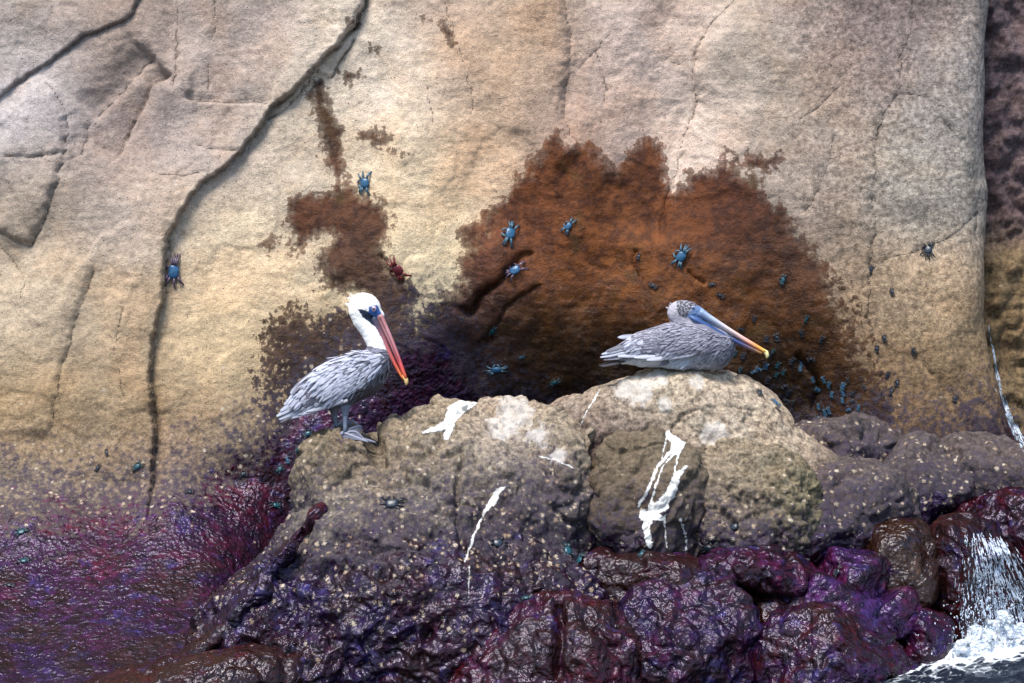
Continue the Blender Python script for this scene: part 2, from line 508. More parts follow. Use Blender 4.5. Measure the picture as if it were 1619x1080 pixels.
# line, groove depth, groove half width, roll-off left, roll-off right, roll length, step (left plate stands proud), all metres
CRACKS = [
 ([(582,-40),(578,8),(562,34),(522,82),(492,114),(456,150),(428,170),(410,196),(378,240),(340,272),(305,305),(285,340),(268,385),(264,430),(262,470),(250,510),(243,555),(240,600),(246,650),(250,700),(250,760),(244,840)], .040,.006,.014,.030,.12,-.075),
 ([(272,-40),(277,60),(273,110),(268,140)], .016,.007,.008,.012,.05,.012),
 ([(225,-30),(205,22),(130,55),(110,76),(40,116),(0,152),(-60,190)], .026,.008,.012,.022,.06,-.012),
 ([(45,112),(78,135),(98,165),(108,205),(106,245),(92,290),(75,340),(48,392),(20,382),(-30,350)], .013,.009,.02,.02,.07,-.022),
 ([(268,112),(238,132),(224,166),(206,196),(192,232),(178,258)], .035,.014,.03,.02,.06,.03),
 ([(240,84),(214,110),(166,165),(143,190)], .012,.012,.02,.02,.05,.02),
 ([(430,168),(400,158),(350,160),(318,158),(288,150)], .016,.009,.014,.014,.05,.014),
 ([(376,241),(340,235),(300,226)], .012,.010,.01,.01,.05,.0),
 ([(330,270),(290,278),(250,276),(228,268)], .008,.010,.008,.008,.05,.0),
 ([(159,402),(140,460),(122,520),(104,590),(90,647),(84,700)], .012,.014,.012,.012,.06,-.01),
 ([(200,470),(185,560),(205,640)], .007,.012,.006,.006,.05,.0),
 ([(885,-40),(897,20),(903,60),(900,110),(894,150),(892,186),(900,212),(930,240)], .022,.010,.035,.012,.08,-.02),
 ([(970,40),(945,75),(912,110)], .006,.006,.006,.006,.04,.0),
 ([(1190,-40),(1160,0),(1135,24),(1106,72),(1100,112),(1106,160),(1088,200),(1076,252),(1056,310),(1048,352),(1046,400)], .022,.010,.015,.05,.10,.025),
 ([(1445,-40),(1441,50),(1424,92),(1420,145)], .008,.010,.01,.01,.06,.0),
 ([(1530,262),(1520,236),(1490,190),(1456,152),(1420,148),(1400,175),(1388,212),(1383,290),(1381,340),(1378,420),(1375,500),(1388,560),(1402,605),(1420,662)], .014,.010,.012,.016,.08,-.008),
 ([(1560,330),(1500,375),(1470,388),(1430,405),(1385,415)], .007,.008,.008,.012,.06,.0),
 ([(1322,205),(1312,258),(1292,300),(1268,345)], .010,.012,.012,.012,.06,.0),
 ([(850,398),(822,402),(806,420),(788,440),(760,462),(742,490),(722,482)], .050,.014,.04,.015,.06,-.03),
 ([(862,448),(830,462),(800,484),(782,512),(768,548)], .016,.010,.014,.014,.05,-.012),
 ([(600,400),(612,425),(640,450)], .020,.012,.02,.02,.05,.0),
 ([(690,-40),(720,60),(735,110),(745,150),(748,195)], .006,.010,.01,.006,.06,.0),
 ([(1010,395),(1004,412),(1014,440)], .016,.008,.01,.01,.03,.0),
 ([(1085,425),(1100,440),(1120,450)], .014,.010,.01,.01,.03,.0),
 ([(1260,560),(1290,590),(1300,620),(1292,660)], .03,.016,.02,.02,.05,.0),
 ([(1440,560),(1480,600),(1500,660)], .012,.014,.012,.012,.05,.0),
 ([(-10,380),(40,440),(30,520)], .010,.014,.01,.01,.06,.0),
 ([(334,-30),(336,40),(334,66)], .005,.005,.003,.003,.03,.0), ([(326,82),(325,120),(327,158)], .005,.005,.003,.003,.03,.0),
 ([(1335,130),(1300,165),(1262,192)], .005,.006,.004,.004,.04,.0), ([(1035,60),(1060,90),(1080,100)], .005,.006,.004,.004,.04,.0),
 ([(490,120),(470,150),(440,175),(415,190)], .012,.008,.01,.01,.04,.0), ([(560,55),(540,92),(520,128)], .018,.007,.01,.01,.04,-.02),
 ([(940,70),(960,125),(958,170)], .005,.006,.006,.004,.06,.0), ([(1400,640),(1385,585),(1372,560)], .010,.006,.006,.006,.04,.0),
 ([(675,130),(682,165),(690,205)], .004,.005,.003,.003,.03,.0), ([(1530,260),(1545,310),(1550,380)], .005,.006,.005,.005,.05,.0),
 ([(0,245),(50,250),(104,240)], .008,.008,.008,.008,.05,.012), ([(140,190),(128,245),(108,252)], .008,.008,.008,.008,.05,.0),
]
for _i in (1, 9, 10, 11, 13, 14, 15, 16, 17, 21):      # folds rather than open cracks
    _l, _d, _w, _a, _b, _L, _s = CRACKS[_i]
    CRACKS[_i] = (_l, _d * .55, _w * .75, _a * 1.5, _b * 1.5, _L * 1.5, _s * 3.0)
for _i in (2, 3, 4, 5, 6):
    _l, _d, _w, _a, _b, _L, _s = CRACKS[_i]
    CRACKS[_i] = (_l, _d * .8, _w * .7, _a * .9, _b * .9, _L * 1.3, _s * 2.2)
STAIN = [
 [(497,112),(512,122),(522,168),(546,205),(552,236),(545,274),(508,276),(512,240),(506,202),(490,170),(480,148)],
 [(438,352),(448,312),(500,300),(548,284),(582,308),(622,345),(618,386),(606,392),(622,420),(655,452),(654,500),(692,478),(716,458),(726,430),(738,396),(722,356),(760,350),(780,316),(800,290),(830,268),(858,226),(880,202),(902,230),(940,230),(975,262),(1000,236),(1022,204),(1050,226),(1060,252),(1066,300),(1074,300),(1090,268),(1130,262),(1160,240),(1176,270),(1196,272),(1240,322),(1266,372),(1300,420),(1340,480),(1366,540),(1390,600),(1412,670),(1424,760),(600,900),(430,700),(400,590),(405,530),(410,508),(470,488),(520,494),(560,470),(508,462),(506,430),(500,396),(522,372),(490,380),(476,398),(468,418),(456,398),(458,372)],
 [(405,388),(432,362),(446,378),(424,396)],
 [(560,206),(590,206),(618,222),(600,232),(566,222)],
 [(530,114),(560,110),(582,122),(556,130)],
 [(568,72),(590,72),(604,86),(580,86)],
 [(545,26),(562,30),(568,44),(552,40)],
 [(690,24),(700,22),(716,58),(712,68),(698,48)],
 [(662,24),(682,20),(680,40),(666,44)],
 [(615,236),(648,246),(640,252),(612,244)],
 [(1150,248),(1240,244),(1236,268),(1170,270)],
 [(1196,284),(1216,300),(1222,325),(1200,300)],
 [(1268,372),(1284,384),(1280,400),(1268,392)],
]
def stain_at(u, v):
    d = np.full(u.shape, -1e9)
    for p in STAIN: d = np.maximum(d, poly_sd(u, v, p))
    return d / PPM

def build_cliff():
    xs = np.concatenate([np.linspace(-16, -5, 20)[:-1], np.linspace(-5, -3.1, 50)[:-1], np.arange(-3.1, 3.0, 0.0095), np.arange(3.0, 5.5, 0.03)])
    zs = np.concatenate([np.linspace(-1.2, -0.1, 14)[:-1], np.arange(-0.1, 3.75, 0.0095), np.linspace(3.76, 5.0, 40), np.linspace(5.3, 9.0, 12)])
    U, Z = np.meshgrid(xs, zs, indexing='ij')
    nx, nz = U.shape
    U = U.ravel(); Z = Z.ravel()
    u, v = cliff_px(U, Z)
    P0 = np.stack([U, np.zeros_like(U), Z], 1)
    wob = fbm(P0 * [1, 1, 1], 0.30, 4, 91) * 10          # makes traced lines wander a few pixels
    wob2 = fbm(P0, 0.06, 3, 95) * 7.0
    uu = u + wob + wob2; vv = v + fbm(P0, 0.30, 4, 97) * 10
    Y = np.full_like(U, CY) + 0.05 * (Z - 1.6)
    Y += 0.13 * fbm(P0, 1.4, 3, 3) + 0.075 * fbm(P0 * [1.2, 1, 0.7], 0.55, 3, 8, 0.4) + 0.009 * fbm(P0 * [1, 1, 1.6], 0.16, 4, 21)
    Y += 0.0035 * fbm(P0 * [0.6, 1, 1.8], 0.10, 4, 33, 0.6, True) + 0.012 * fbm(P0, 0.55, 3, 37, 0.45, True)
    tn = fbm(P0 * [1, 1, 0.8], 0.9, 4, 39) * 5 + 50
    fr_ = tn - np.floor(tn)
    Y += 0.008 * (np.floor(tn) + smooth(0.40, 0.60, fr_) - tn)           # spalled plates with soft edges
    # large forms: a hollow behind the boulders, a swelling right of it, the foot running out to the left
    Y += 0.45 * np.exp(-(((u - 900) / 230) ** 2 + ((v - 690) / 170) ** 2)) + 0.35 * np.exp(-(((u - 1260) / 110) ** 2 + ((v - 700) / 150) ** 2)) - 0.10 * np.exp(-(((u - 640) / 90) ** 2 + ((v - 330) / 200) ** 2))
    Y -= 0.12 * np.exp(-(((u - 1470) / 110) ** 2 + ((v - 420) / 260) ** 2))
    Y -= 0.10 * np.exp(-(((u - 130) / 160) ** 2 + ((v - 480) / 300) ** 2))
    t = np.clip((v - 760) / 330, 0, 3)
    Y -= 1.95 * t ** 1.25 * smooth(520, 330, u) * np.minimum(1, 1.0 + 0 * u)
    Y -= 0.12 * np.exp(-(((v - 800) / 60) ** 2)) * smooth(430, 250, u) * (0.5 + 0.5 * np.sin(u / 38))
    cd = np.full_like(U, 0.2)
    for line, dep, wid, rl, rr, L, step in CRACKS:
        lo = np.min(line, 0) - 130; hi = np.max(line, 0) + 130
        mk = (u > lo[0]) & (u < hi[0]) & (v > lo[1]) & (v < hi[1])
        d, s, al = line_sd(uu[mk], vv[mk], line)
        d = d / PPM
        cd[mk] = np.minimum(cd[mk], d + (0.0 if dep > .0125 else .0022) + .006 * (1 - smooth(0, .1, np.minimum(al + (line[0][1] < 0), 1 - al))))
        fade = smooth(0, .08, al) * smooth(1, .92, al) if line[0][1] > 0 else smooth(1, .90, al)
        fall = smooth(130 / PPM, 60 / PPM, d)
        left = (s > 0)     # right-hand normal in image coordinates with y down: s>0 is to the left going down
        vary = np.clip(0.85 + 1.3 * fbm(P0[mk], 0.35, 2, 201 + len(line)), 0.15, 1.6)
        wv = wid * 0.75 * (0.6 + 0.7 * vary)
        y = dep * vary * np.exp(-(d / wv) ** 1.3)
        fold = step != 0 and dep < .0125
        wl = smooth(-(.05 if fold else .008), (.05 if fold else .008), s * d)
        y += (wl * rl + (1 - wl) * rr) * np.exp(-d / L * 2.2) * 0.75 * vary
        y += wl * step * np.exp(-(d / (L * 2.5)) ** 2)
        Y[mk] += y * fade * fall
    # right-hand edge: the face rolls away from us
    edge_px = np.interp(v, [-300, 0, 60, 200, 265, 300, 400, 500, 560, 630, 700, 900], [1578, 1576, 1568, 1565, 1568, 1573, 1566, 1564, 1571, 1592, 1612, 1640])
    edge = (edge_px - 809.5) * (CAM_D + CY) / (CAM_D * PPM) + 0.012 * fbm(P0, 0.3, 3, 51)
    R = 0.16
    tt = np.maximum(0, U - (edge - R))
    a = np.clip(tt / R, 0, 1.5)
    X = np.where(tt > 0, edge - R + R * np.sin(a), U)
    Y = Y + R * (1 - np.cos(a)) + np.maximum(0, tt - 1.5 * R)
    V = np.stack([X, Y, Z], 1)
    # ---- surface attributes
    st = stain_at(u + wob * 0.6, v + wob2)
    dry = rbf_color(U, Z, [
        (40,60,S(150,138,130)),(40,160,S(178,170,170)),(60,300,S(140,126,112)),(180,100,S(142,124,112)),(180,200,S(140,126,120)),(330,80,S(162,146,136)),(350,200,S(158,144,136)),(220,330,S(168,152,140)),
        (70,480,S(176,158,136)),(180,500,S(166,146,122)),(220,640,S(140,120,94)),(80,640,S(150,128,98)),(350,400,S(196,176,148)),(350,560,S(188,164,130)),(380,680,S(150,130,104)),
        (470,240,S(184,168,148)),(600,140,S(196,180,162)),(650,300,S(204,182,152)),(680,420,S(212,192,158)),(780,100,S(178,154,134)),(820,90,S(160,134,108)),(770,250,S(196,166,138)),
        (960,120,S(180,158,146)),(1020,60,S(186,166,154)),(900,190,S(150,126,112)),(1120,200,S(196,176,162)),(1180,120,S(160,146,132)),(1250,200,S(150,136,124)),(1320,60,S(150,134,124)),(1400,30,S(110,95,92)),
        (1300,330,S(140,126,114)),(1450,300,S(146,138,128)),(1500,120,S(142,134,128)),(1440,480,S(160,140,116)),(1500,570,S(140,118,88)),(1400,620,S(110,92,70)),(1480,650,S(120,92,66)),(1350,470,S(140,118,96)),
        (560,660,S(150,120,90)),(100,760,S(140,124,106)),(300,760,S(140,122,108)),(750,-60,S(160,140,125))], CY, 0.22) * np.array((1.02, 1.02, 1.02))
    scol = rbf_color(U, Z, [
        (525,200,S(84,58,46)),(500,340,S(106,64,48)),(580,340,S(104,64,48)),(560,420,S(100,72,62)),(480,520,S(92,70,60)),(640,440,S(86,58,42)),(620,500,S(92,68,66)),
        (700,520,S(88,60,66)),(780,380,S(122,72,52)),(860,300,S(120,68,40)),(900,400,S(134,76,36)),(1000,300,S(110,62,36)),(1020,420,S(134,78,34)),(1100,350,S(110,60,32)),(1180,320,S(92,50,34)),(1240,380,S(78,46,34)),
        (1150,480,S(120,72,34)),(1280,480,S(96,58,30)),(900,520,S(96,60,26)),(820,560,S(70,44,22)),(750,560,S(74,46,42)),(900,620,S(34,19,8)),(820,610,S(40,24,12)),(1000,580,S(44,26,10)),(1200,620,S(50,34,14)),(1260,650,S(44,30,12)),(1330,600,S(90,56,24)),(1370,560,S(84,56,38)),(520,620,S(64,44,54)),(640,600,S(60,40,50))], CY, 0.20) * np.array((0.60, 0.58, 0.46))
    zt_py = np.interp(u, [-400, 0, 150, 250, 330, 400, 440, 520, 600, 650, 690, 740, 800, 900, 1350, 1420, 1500, 1560, 1620], [800, 800, 806, 800, 770, 715, 680, 600, 580, 545, 530, 600, 680, 740, 720, 705, 705, 680, 650])
    tide = (v - zt_py) / 115.0
    speck = 0.42 * np.exp(-((v - zt_py + 30) / 60.0) ** 2) * smooth(760, 560, u) + 0.30 * np.exp(-((v - 600) / 60.0) ** 2) * smooth(1350, 1420, u) + 0.16 * smooth(500, 640, v) * smooth(520, 420, u) * smooth(900, 780, v)
    speck += 0.35 * np.exp(-(((u - 480) / 90) ** 2 + ((v - 610) / 70) ** 2))
    swet = 0.35 + 0.65 * smooth(300, 500, v) * smooth(420, 640, u)
    tpts_a = [(40,830,(.13,.03,.045)),(150,820,(.12,.022,.04)),(250,840,(.10,.02,.06)),(400,740,(.085,.007,.012)),(440,800,(.035,.004,.010)),(300,900,(.045,.012,.05)),(100,950,(.045,.014,.075)),(420,930,(.045,.010,.035)),(200,1040,(.03,.010,.05)),(560,600,(.05,.015,.04)),(660,560,(.060,.026,.062)),(720,620,(.035,.010,.02)),(1480,690,(.09,.02,.008)),(1560,680,(.10,.02,.01)),(1200,680,(.03,.015,.004))]
    tpts_b = [(40,830,(.06,.03,.10)),(150,860,(.07,.02,.07)),(250,820,(.06,.035,.09)),(400,740,(.045,.008,.03)),(440,800,(.02,.004,.012)),(300,900,(.030,.014,.085)),(100,950,(.022,.014,.105)),(420,930,(.025,.012,.08)),(200,1040,(.02,.014,.10)),(560,600,(.04,.020,.05)),(660,560,(.045,.03,.085)),(720,620,(.03,.012,.03)),(1480,690,(.04,.02,.02)),(1560,680,(.03,.015,.02)),(1200,680,(.02,.012,.004))]
    ta = rbf_color(U, Z, tpts_a, CY, 0.22); tb = rbf_color(U, Z, tpts_b, CY, 0.22)
    srag = 0.20 + 0.55 * np.exp(-(((u - 470) / 110) ** 2 + ((v - 570) / 90) ** 2)) + 0.25 * smooth(1200, 1350, u) * smooth(380, 480, v)
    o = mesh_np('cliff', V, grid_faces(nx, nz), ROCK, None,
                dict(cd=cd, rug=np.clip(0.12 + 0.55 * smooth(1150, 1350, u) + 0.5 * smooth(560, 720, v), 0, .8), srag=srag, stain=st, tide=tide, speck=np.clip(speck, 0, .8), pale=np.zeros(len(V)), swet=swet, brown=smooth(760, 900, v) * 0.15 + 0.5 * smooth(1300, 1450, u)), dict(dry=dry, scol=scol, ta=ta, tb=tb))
    return tag(o, kind='structure', label='tan sandstone cliff face with brown wet stains')

CLIFF = build_cliff()

def build_back_cliff():
    xs = np.concatenate([np.arange(2.2, 4.2, 0.016), np.linspace(4.2, 9, 30)]); zs = np.concatenate([np.arange(-0.6, 4.2, 0.016), np.linspace(4.25, 9, 20)])
    X, Z = np.meshgrid(xs, zs, indexing='ij'); nx, nz = X.shape
    X = X.ravel(); Z = Z.ravel(); P = np.stack([X, 0 * X, Z], 1)
    Y = 1.45 + 0.16 * fbm(P, 0.7, 4, 61) + 0.10 * fbm(P, 0.25, 5, 63, .55, True) + 0.03 * fbm(P, 0.07, 3, 65)
    py = 540 - (Z - ZC) * (CAM_D * PPM) / (CAM_D + 1.45)
    Y -= 0.10 * smooth(380, 420, py) + 0.25 * smooth(560, 760, py)
    V = np.stack([X, Y, Z], 1)
    f = smooth(330, 420, py + 30 * fbm(P, 0.2, 3, 66))
    dry = np.array(S(104, 88, 90)) * (1 - f)[:, None] * 0.9 + np.array(S(140, 118, 88)) * f[:, None] * 0.66
    o = mesh_np('cliff', V, grid_faces(nx, nz), ROCK, None,
                dict(cd=0.2 + 0 * X, rug=0.7 + 0 * X, srag=0 * X, stain=np.full(len(V), -1.0), tide=(py - 690) / 60 + np.where(py < 330, 0.0, 0) * (1 - f), speck=0.1 + 0 * X, pale=np.zeros(len(V)), swet=0 * X, brown=0.3 + 0 * X), dict(dry=dry, scol=dry, ta=np.tile((.035,.008,.02), (len(V),1)), tb=np.tile((.02,.015,.07), (len(V),1))))
    return tag(o, kind='structure', label='darker rough cliff in the recess behind the smooth cliff edge')
build_back_cliff()

# ------------------------------------------------------------------ boulders
PX = 1 / PPM
def build_boulder(name, prims, label, group=None, h=0.015, sub=True, amp=1.0, seed=1, zt=800, tsoft=90, dry_pts=None, speck=0.35, brown=0.2, pale_pts=(), cracks=(), cellular=0.0, tints=((.06, .014, .05), (.028, .014, .09)), cell=0.17, fine=1.0, rug=0.85, cuts=0):
    """prims: (px, py, Y, rx_px, ry_m, rz_px, tilt, power, blend)"""
    pr = []
    for (px, py, Y, rx, ry, rz, ang, n, k) in prims:
        s = (CAM_D + Y) / CAM_D * PX
        pr.append((W(px, py, Y), (rx * s, ry, rz * s), ang, n, k))
    planes = []; cr = random.Random(seed * 7 + 1)
    for q in range(cuts):
        nn = np.array([cr.uniform(-1, 1), cr.uniform(-1.2, -.25), cr.uniform(-.2, 1.0)]); nn /= np.linalg.norm(nn)
        rad = np.linalg.norm(np.array(pr[0][1]) * nn)
        planes.append((nn, float(pr[0][0] @ nn) + rad * cr.uniform(.66, .84)))
    def f(P):
        d = None
        for c, r, ang, n, k in pr:
            e = sd_ell(P, c, r, ang, n)
            d = e if d is None else smin(d, e, k)
        for nn, off in planes:
            d = -smin(-d, -(P @ nn - off), 0.03)
        return d
    lo = np.min([c - np.max(r) for c, r, *_ in pr], 0) - 0.05; hi = np.max([c + np.max(r) for c, r, *_ in pr], 0) + 0.05
    lo = np.maximum(lo, [-9, -2.2, -0.45])
    V, F = surface_nets(f, lo, hi, h, 2)
    if sub:
        V, F = subdivide(V, F)
        V = laplacian(V, F, 2, 0.5)
    N = vert_normals(V, F)
    d = 0.075 * amp * fbm(V, 0.42, 3, seed) + 0.045 * amp * fbm(V, 0.17, 3, seed + 5) + fine * (0.020 * amp * fbm(V, 0.055, 3, seed + 9) - 0.014 * amp * np.clip(fbm(V, 0.06, 2, seed + 77, 0.5, True) - 0.2, 0, 1))
    rd = fbm(V, 0.30, 4, seed + 13, 0.5, True)
    d -= 0.075 * amp * np.clip(rd - 0.40, 0, 1)
    d -= fine * 0.030 * amp * np.clip(fbm(V, 0.11, 3, seed + 17, 0.5, True) - 0.45, 0, 1)
    if cellular:
        q = V / cell + 0.9 * np.stack([fbm(V, 0.2, 2, seed + 31), fbm(V, 0.2, 2, seed + 33), fbm(V, 0.2, 2, seed + 35)], 1)
        I = np.floor(q).astype(np.int64); best = np.full(len(V), 9.0); sec = np.full(len(V), 9.0); val = np.zeros(len(V))
        for dx in (-1, 0, 1):
            for dy in (-1, 0, 1):
                for dz in (-1, 0, 1):
                    c = I + [dx, dy, dz]
                    hh = _hash(c[:, 0], c[:, 1], c[:, 2], seed)
                    jit = np.stack([(hh & 255) / 255., ((hh >> 8) & 255) / 255., ((hh >> 16) & 255) / 255.], 1)
                    r = np.linalg.norm(q - c - jit, axis=1)
                    m = r < best
                    sec = np.where(m, best, np.minimum(sec, r))
                    rdir = np.stack([((hh >> 5) & 255) / 127.5 - 1, ((hh >> 13) & 255) / 127.5 - 1, ((hh >> 21) & 255) / 127.5 - 1], 1)
                    val = np.where(m, ((q - c - jit) * rdir).sum(1) + ((hh >> 24) / 255. - .5) * .5, val); best = np.where(m, r, best)
        d += cellular * 0.075 * val * smooth(0.0, 0.30, sec - best)
    s = CAM_D * PPM / (CAM_D + V[:, 1])
    u = V[:, 0] * s + 809.5; v = 540 - (V[:, 2] - ZC) * s
    for line, dep, wid in cracks:
        dd, _, al = line_sd(u + 7 * fbm(V, 0.12, 3, 71), v + 7 * fbm(V, 0.12, 3, 72), line)
        d -= dep * np.exp(-(dd / PPM / wid) ** 2) * smooth(0, .1, al) * smooth(1, .9, al) * (N[:, 1] < 0.35)
    V = V + N * d[:, None]
    keep = ~((V[F][:, :, 2].max(1) < -.22) | (N[F][:, :, 1].min(1) > .72))      # buried and rear faces
    F = F[keep]; used = np.zeros(len(V), bool); used[F.ravel()] = True
    remap = np.cumsum(used) - 1; F = remap[F]; V, N, u, v = V[used], N[used], u[used], v[used]
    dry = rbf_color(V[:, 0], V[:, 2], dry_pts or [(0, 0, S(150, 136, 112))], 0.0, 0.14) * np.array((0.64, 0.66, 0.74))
    tide = (v - zt) / tsoft + 0.35 * fbm(V, 0.35, 3, seed + 55)
    pale = np.zeros(len(V))
    for (px, py, r, a) in pale_pts:
        pale = np.maximum(pale, a * smooth(r, r * 0.3, np.hypot(u - px, v - py)))
    up = np.clip(N[:, 2], 0, 1)
    sp = speck * np.exp(-((tide + 0.15) / 1.3) ** 2)
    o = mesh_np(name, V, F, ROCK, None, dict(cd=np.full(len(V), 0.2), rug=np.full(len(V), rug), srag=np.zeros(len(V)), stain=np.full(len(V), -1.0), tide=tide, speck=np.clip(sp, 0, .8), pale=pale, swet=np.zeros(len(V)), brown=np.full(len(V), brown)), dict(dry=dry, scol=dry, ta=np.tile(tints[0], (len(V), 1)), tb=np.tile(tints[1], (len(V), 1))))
    return tag(o, label, 'boulder', group)

TAN = S(170, 154, 126); TAN2 = S(146, 130, 104); TAN3 = S(192, 174, 148)
B_LEFT = build_boulder('boulder', [
    (715, 885, .10, 235, .62, 232, 0, 2.3, 0), (532, 742, -.10, 66, .29, 76, 0, 2, .03), (575, 925, -.08, 135, .55, 185, 0, 2.0, .16), (640, 960, -.26, 220, .55, 170, -8, 2.0, .25),
    (500, 1080, -.36, 215, .62, 215, 0, 2, .25), (800, 698, .22, 95, .30, 56, 0, 2.6, .02), (690, 695, .10, 60, .28, 52, 0, 2.4, .02), (632, 722, .02, 38, .24, 50, 0, 2.4, .02),
    (880, 800, .02, 72, .40, 140, 0, 2.2, .05), (760, 1020, -.45, 240, .45, 170, 0, 2, .12), (826, 660, .25, 34, .14, 28, 14, 3.5, .008), (770, 664, .22, 38, .14, 26, -12, 3.5, .008), (905, 702, .06, 36, .16, 36, 10, 3.5, .008), (860, 668, .15, 34, .16, 26, 20, 3.5, .008), (720, 650, .22, 36, .14, 20, 5, 3, .008)],
    'large lumpy tan boulder streaked white, carrying the standing white-headed pelican', seed=3, zt=862, tsoft=165, speck=.80, brown=.25, cellular=.55, cell=.15, amp=1.0, fine=.42, h=.0165,
    tints=((.035, .012, .030), (.018, .014, .075)),
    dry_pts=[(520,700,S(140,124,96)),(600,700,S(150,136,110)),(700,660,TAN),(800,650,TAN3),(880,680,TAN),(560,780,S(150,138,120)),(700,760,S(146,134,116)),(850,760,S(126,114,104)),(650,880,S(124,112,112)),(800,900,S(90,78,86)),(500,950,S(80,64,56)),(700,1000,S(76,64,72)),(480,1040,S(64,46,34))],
    pale_pts=[(815, 655, 44, .9), (790, 668, 34, .8), (850, 690, 30, .7), (880, 722, 22, .7)],
    cracks=[([(915,640),(930,690),(945,760),(958,840)], .05, .02), ([(735,700),(720,780),(730,840),(745,880)], .045, .014), ([(870,800),(900,830),(930,825)], .035, .012), ([(578,655),(592,690),(598,735)], .09, .03), ([(700,790),(760,800),(790,830)], .03, .012), ([(640,700),(700,720),(740,705)], .03, .012), ([(500,800),(480,840),(440,900)], .02, .02)])
B_RIGHT = build_boulder('boulder', [
    (1065, 705, .30, 180, .40, 128, -4, 2.2, 0), (935, 700, .30, 115, .30, 80, -20, 2.2, .06), (1215, 735, .26, 185, .32, 74, 30, 2.2, .08), (1330, 790, .2, 110, .3, 50, 26, 2.2, .05)],
    'smooth pale tan boulder forming a sloping ridge under the resting grey pelican', seed=23, zt=835, tsoft=90, speck=.32, brown=.1, cellular=.2, amp=.7, fine=.4,
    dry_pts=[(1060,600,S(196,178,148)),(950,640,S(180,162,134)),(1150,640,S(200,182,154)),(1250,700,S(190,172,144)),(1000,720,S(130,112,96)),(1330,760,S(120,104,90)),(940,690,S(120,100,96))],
    pale_pts=[(1010, 618, 38, .9), (985, 612, 30, .9), (1040, 600, 26, .8), (1100, 605, 22, .8), (1130, 688, 34, .9), (1050, 640, 20, .7)],
    cracks=[([(1110,645),(1080,655),(1060,680)], .018, .01), ([(1220,650),(1160,645),(1110,640)], .014, .01), ([(960,620),(1000,650),(1060,655)], .014, .01), ([(1150,610),(1180,660),(1240,690)], .012, .01)])
B_DOME = build_boulder('boulder', [(1020, 800, -.20, 92, .30, 122, -6, 2.3, 0), (1075, 815, -.18, 60, .28, 118, -8, 2.4, .06)],
    'smooth brown rounded rock splashed with a bright white dripping streak', cuts=3, seed=29, zt=870, tsoft=100, speck=.35, brown=.3, amp=.8, h=.013, cellular=.5, fine=.5, rug=.6,
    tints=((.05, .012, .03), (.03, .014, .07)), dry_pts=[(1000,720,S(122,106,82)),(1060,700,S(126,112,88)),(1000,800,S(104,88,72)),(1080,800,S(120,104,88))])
B_SPECK = build_boulder('boulder', [(1175, 800, -.10, 112, .34, 108, 14, 2.3, 0), (1130, 870, -.12, 130, .36, 80, 0, 2.3, .05), (1225, 850, -.12, 70, .3, 70, 20, 2.3, .05)],
    'rugged speckled tan boulder just right of the white splashed dome', cuts=3, seed=31, zt=868, tsoft=100, speck=.80, brown=.1, cellular=.5, amp=.9,
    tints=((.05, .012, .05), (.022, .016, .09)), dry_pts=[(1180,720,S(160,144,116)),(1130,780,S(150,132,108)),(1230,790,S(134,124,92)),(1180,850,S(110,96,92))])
def rock(prims, label, **kw):
    kw.setdefault('amp', .65)
    kw.setdefault('h', 0.016); kw.setdefault('fine', 0.3)
    return build_boulder('boulder', prims, label, **kw)
DK = [(0, 0, S(104, 92, 86))]
SLATE = ((.040, .016, .035), (.020, .016, .075))
R_D = rock([(1335, 805, .02, 125, .34, 86, 16, 2.3, 0), (1400, 855, -.05, 70, .30, 66, 0, 2.3, .05), (1270, 850, -.02, 60, .3, 60, 0, 2, .05)], 'speckled violet boulder at the end of the sloping ridge above the olive rock', cellular=.55, cuts=4, seed=41, zt=830, tsoft=110, speck=.65, brown=.2, dry_pts=DK, tints=SLATE)
R_E1 = rock([(1345, 712, .45, 105, .28, 52, 0, 2.4, 0), (1270, 720, .5, 60, .25, 40, 20, 2.3, .03)], 'low dark speckled rock at the foot of the wet brown stain', cellular=.55, cuts=4, seed=47, zt=740, tsoft=90, speck=.7, brown=.35, dry_pts=DK, tints=SLATE)
R_E2 = rock([(1450, 755, .36, 90, .32, 64, 0, 2.6, 0), (1400, 795, .3, 80, .3, 56, 0, 2.4, .03)], 'rounded violet-brown rock below the grey cliff bulge', cuts=4, seed=53, zt=780, tsoft=100, speck=.7, brown=.25, dry_pts=DK, tints=SLATE, cellular=.4)
R_E3 = rock([(1555, 748, .40, 78, .32, 66, 0, 2.6, 0), (1615, 785, .35, 80, .3, 70, 0, 2.4, .03)], 'lumpy brown rock where the thin stream runs down from the cliff edge', cuts=4, seed=59, zt=790, tsoft=100, speck=.65, brown=.35, dry_pts=DK, tints=((.06, .012, .02), (.025, .014, .06)), cellular=.4)
R_L = rock([(1590, 835, .12, 100, .30, 58, -8, 2.3, 0), (1660, 880, .1, 120, .4, 110, 0, 2.2, .08)], 'dark crimson wet rock just above the small waterfall', cellular=.55, cuts=4, seed=61, zt=740, tsoft=60, speck=.10, brown=.1, tints=((.065, .006, .010), (.03, .006, .016)))
R_K = rock([(1530, 905, -.10, 70, .30, 96, -6, 2.6, 0), (1570, 965, -.18, 75, .32, 120, -14, 2.3, .08), (1500, 965, -.2, 56, .3, 90, 0, 2.3, .06)], 'dark red-brown rock covered by a veil of falling white water', cellular=.55, cuts=3, seed=67, zt=700, tsoft=60, speck=.03, brown=.35, amp=0.36, tints=((.050, .006, .006), (.022, .005, .008)))
R_J = rock([(1412, 868, -.12, 64, .28, 56, 8, 2.8, 0), (1432, 915, -.2, 48, .22, 56, 0, 2.4, .04)], 'smooth olive-brown wet rock beside the small waterfall', cuts=5, seed=71, zt=700, tsoft=60, speck=.02, brown=.8, amp=.45, tints=((.055, .046, .010), (.035, .026, .008)))
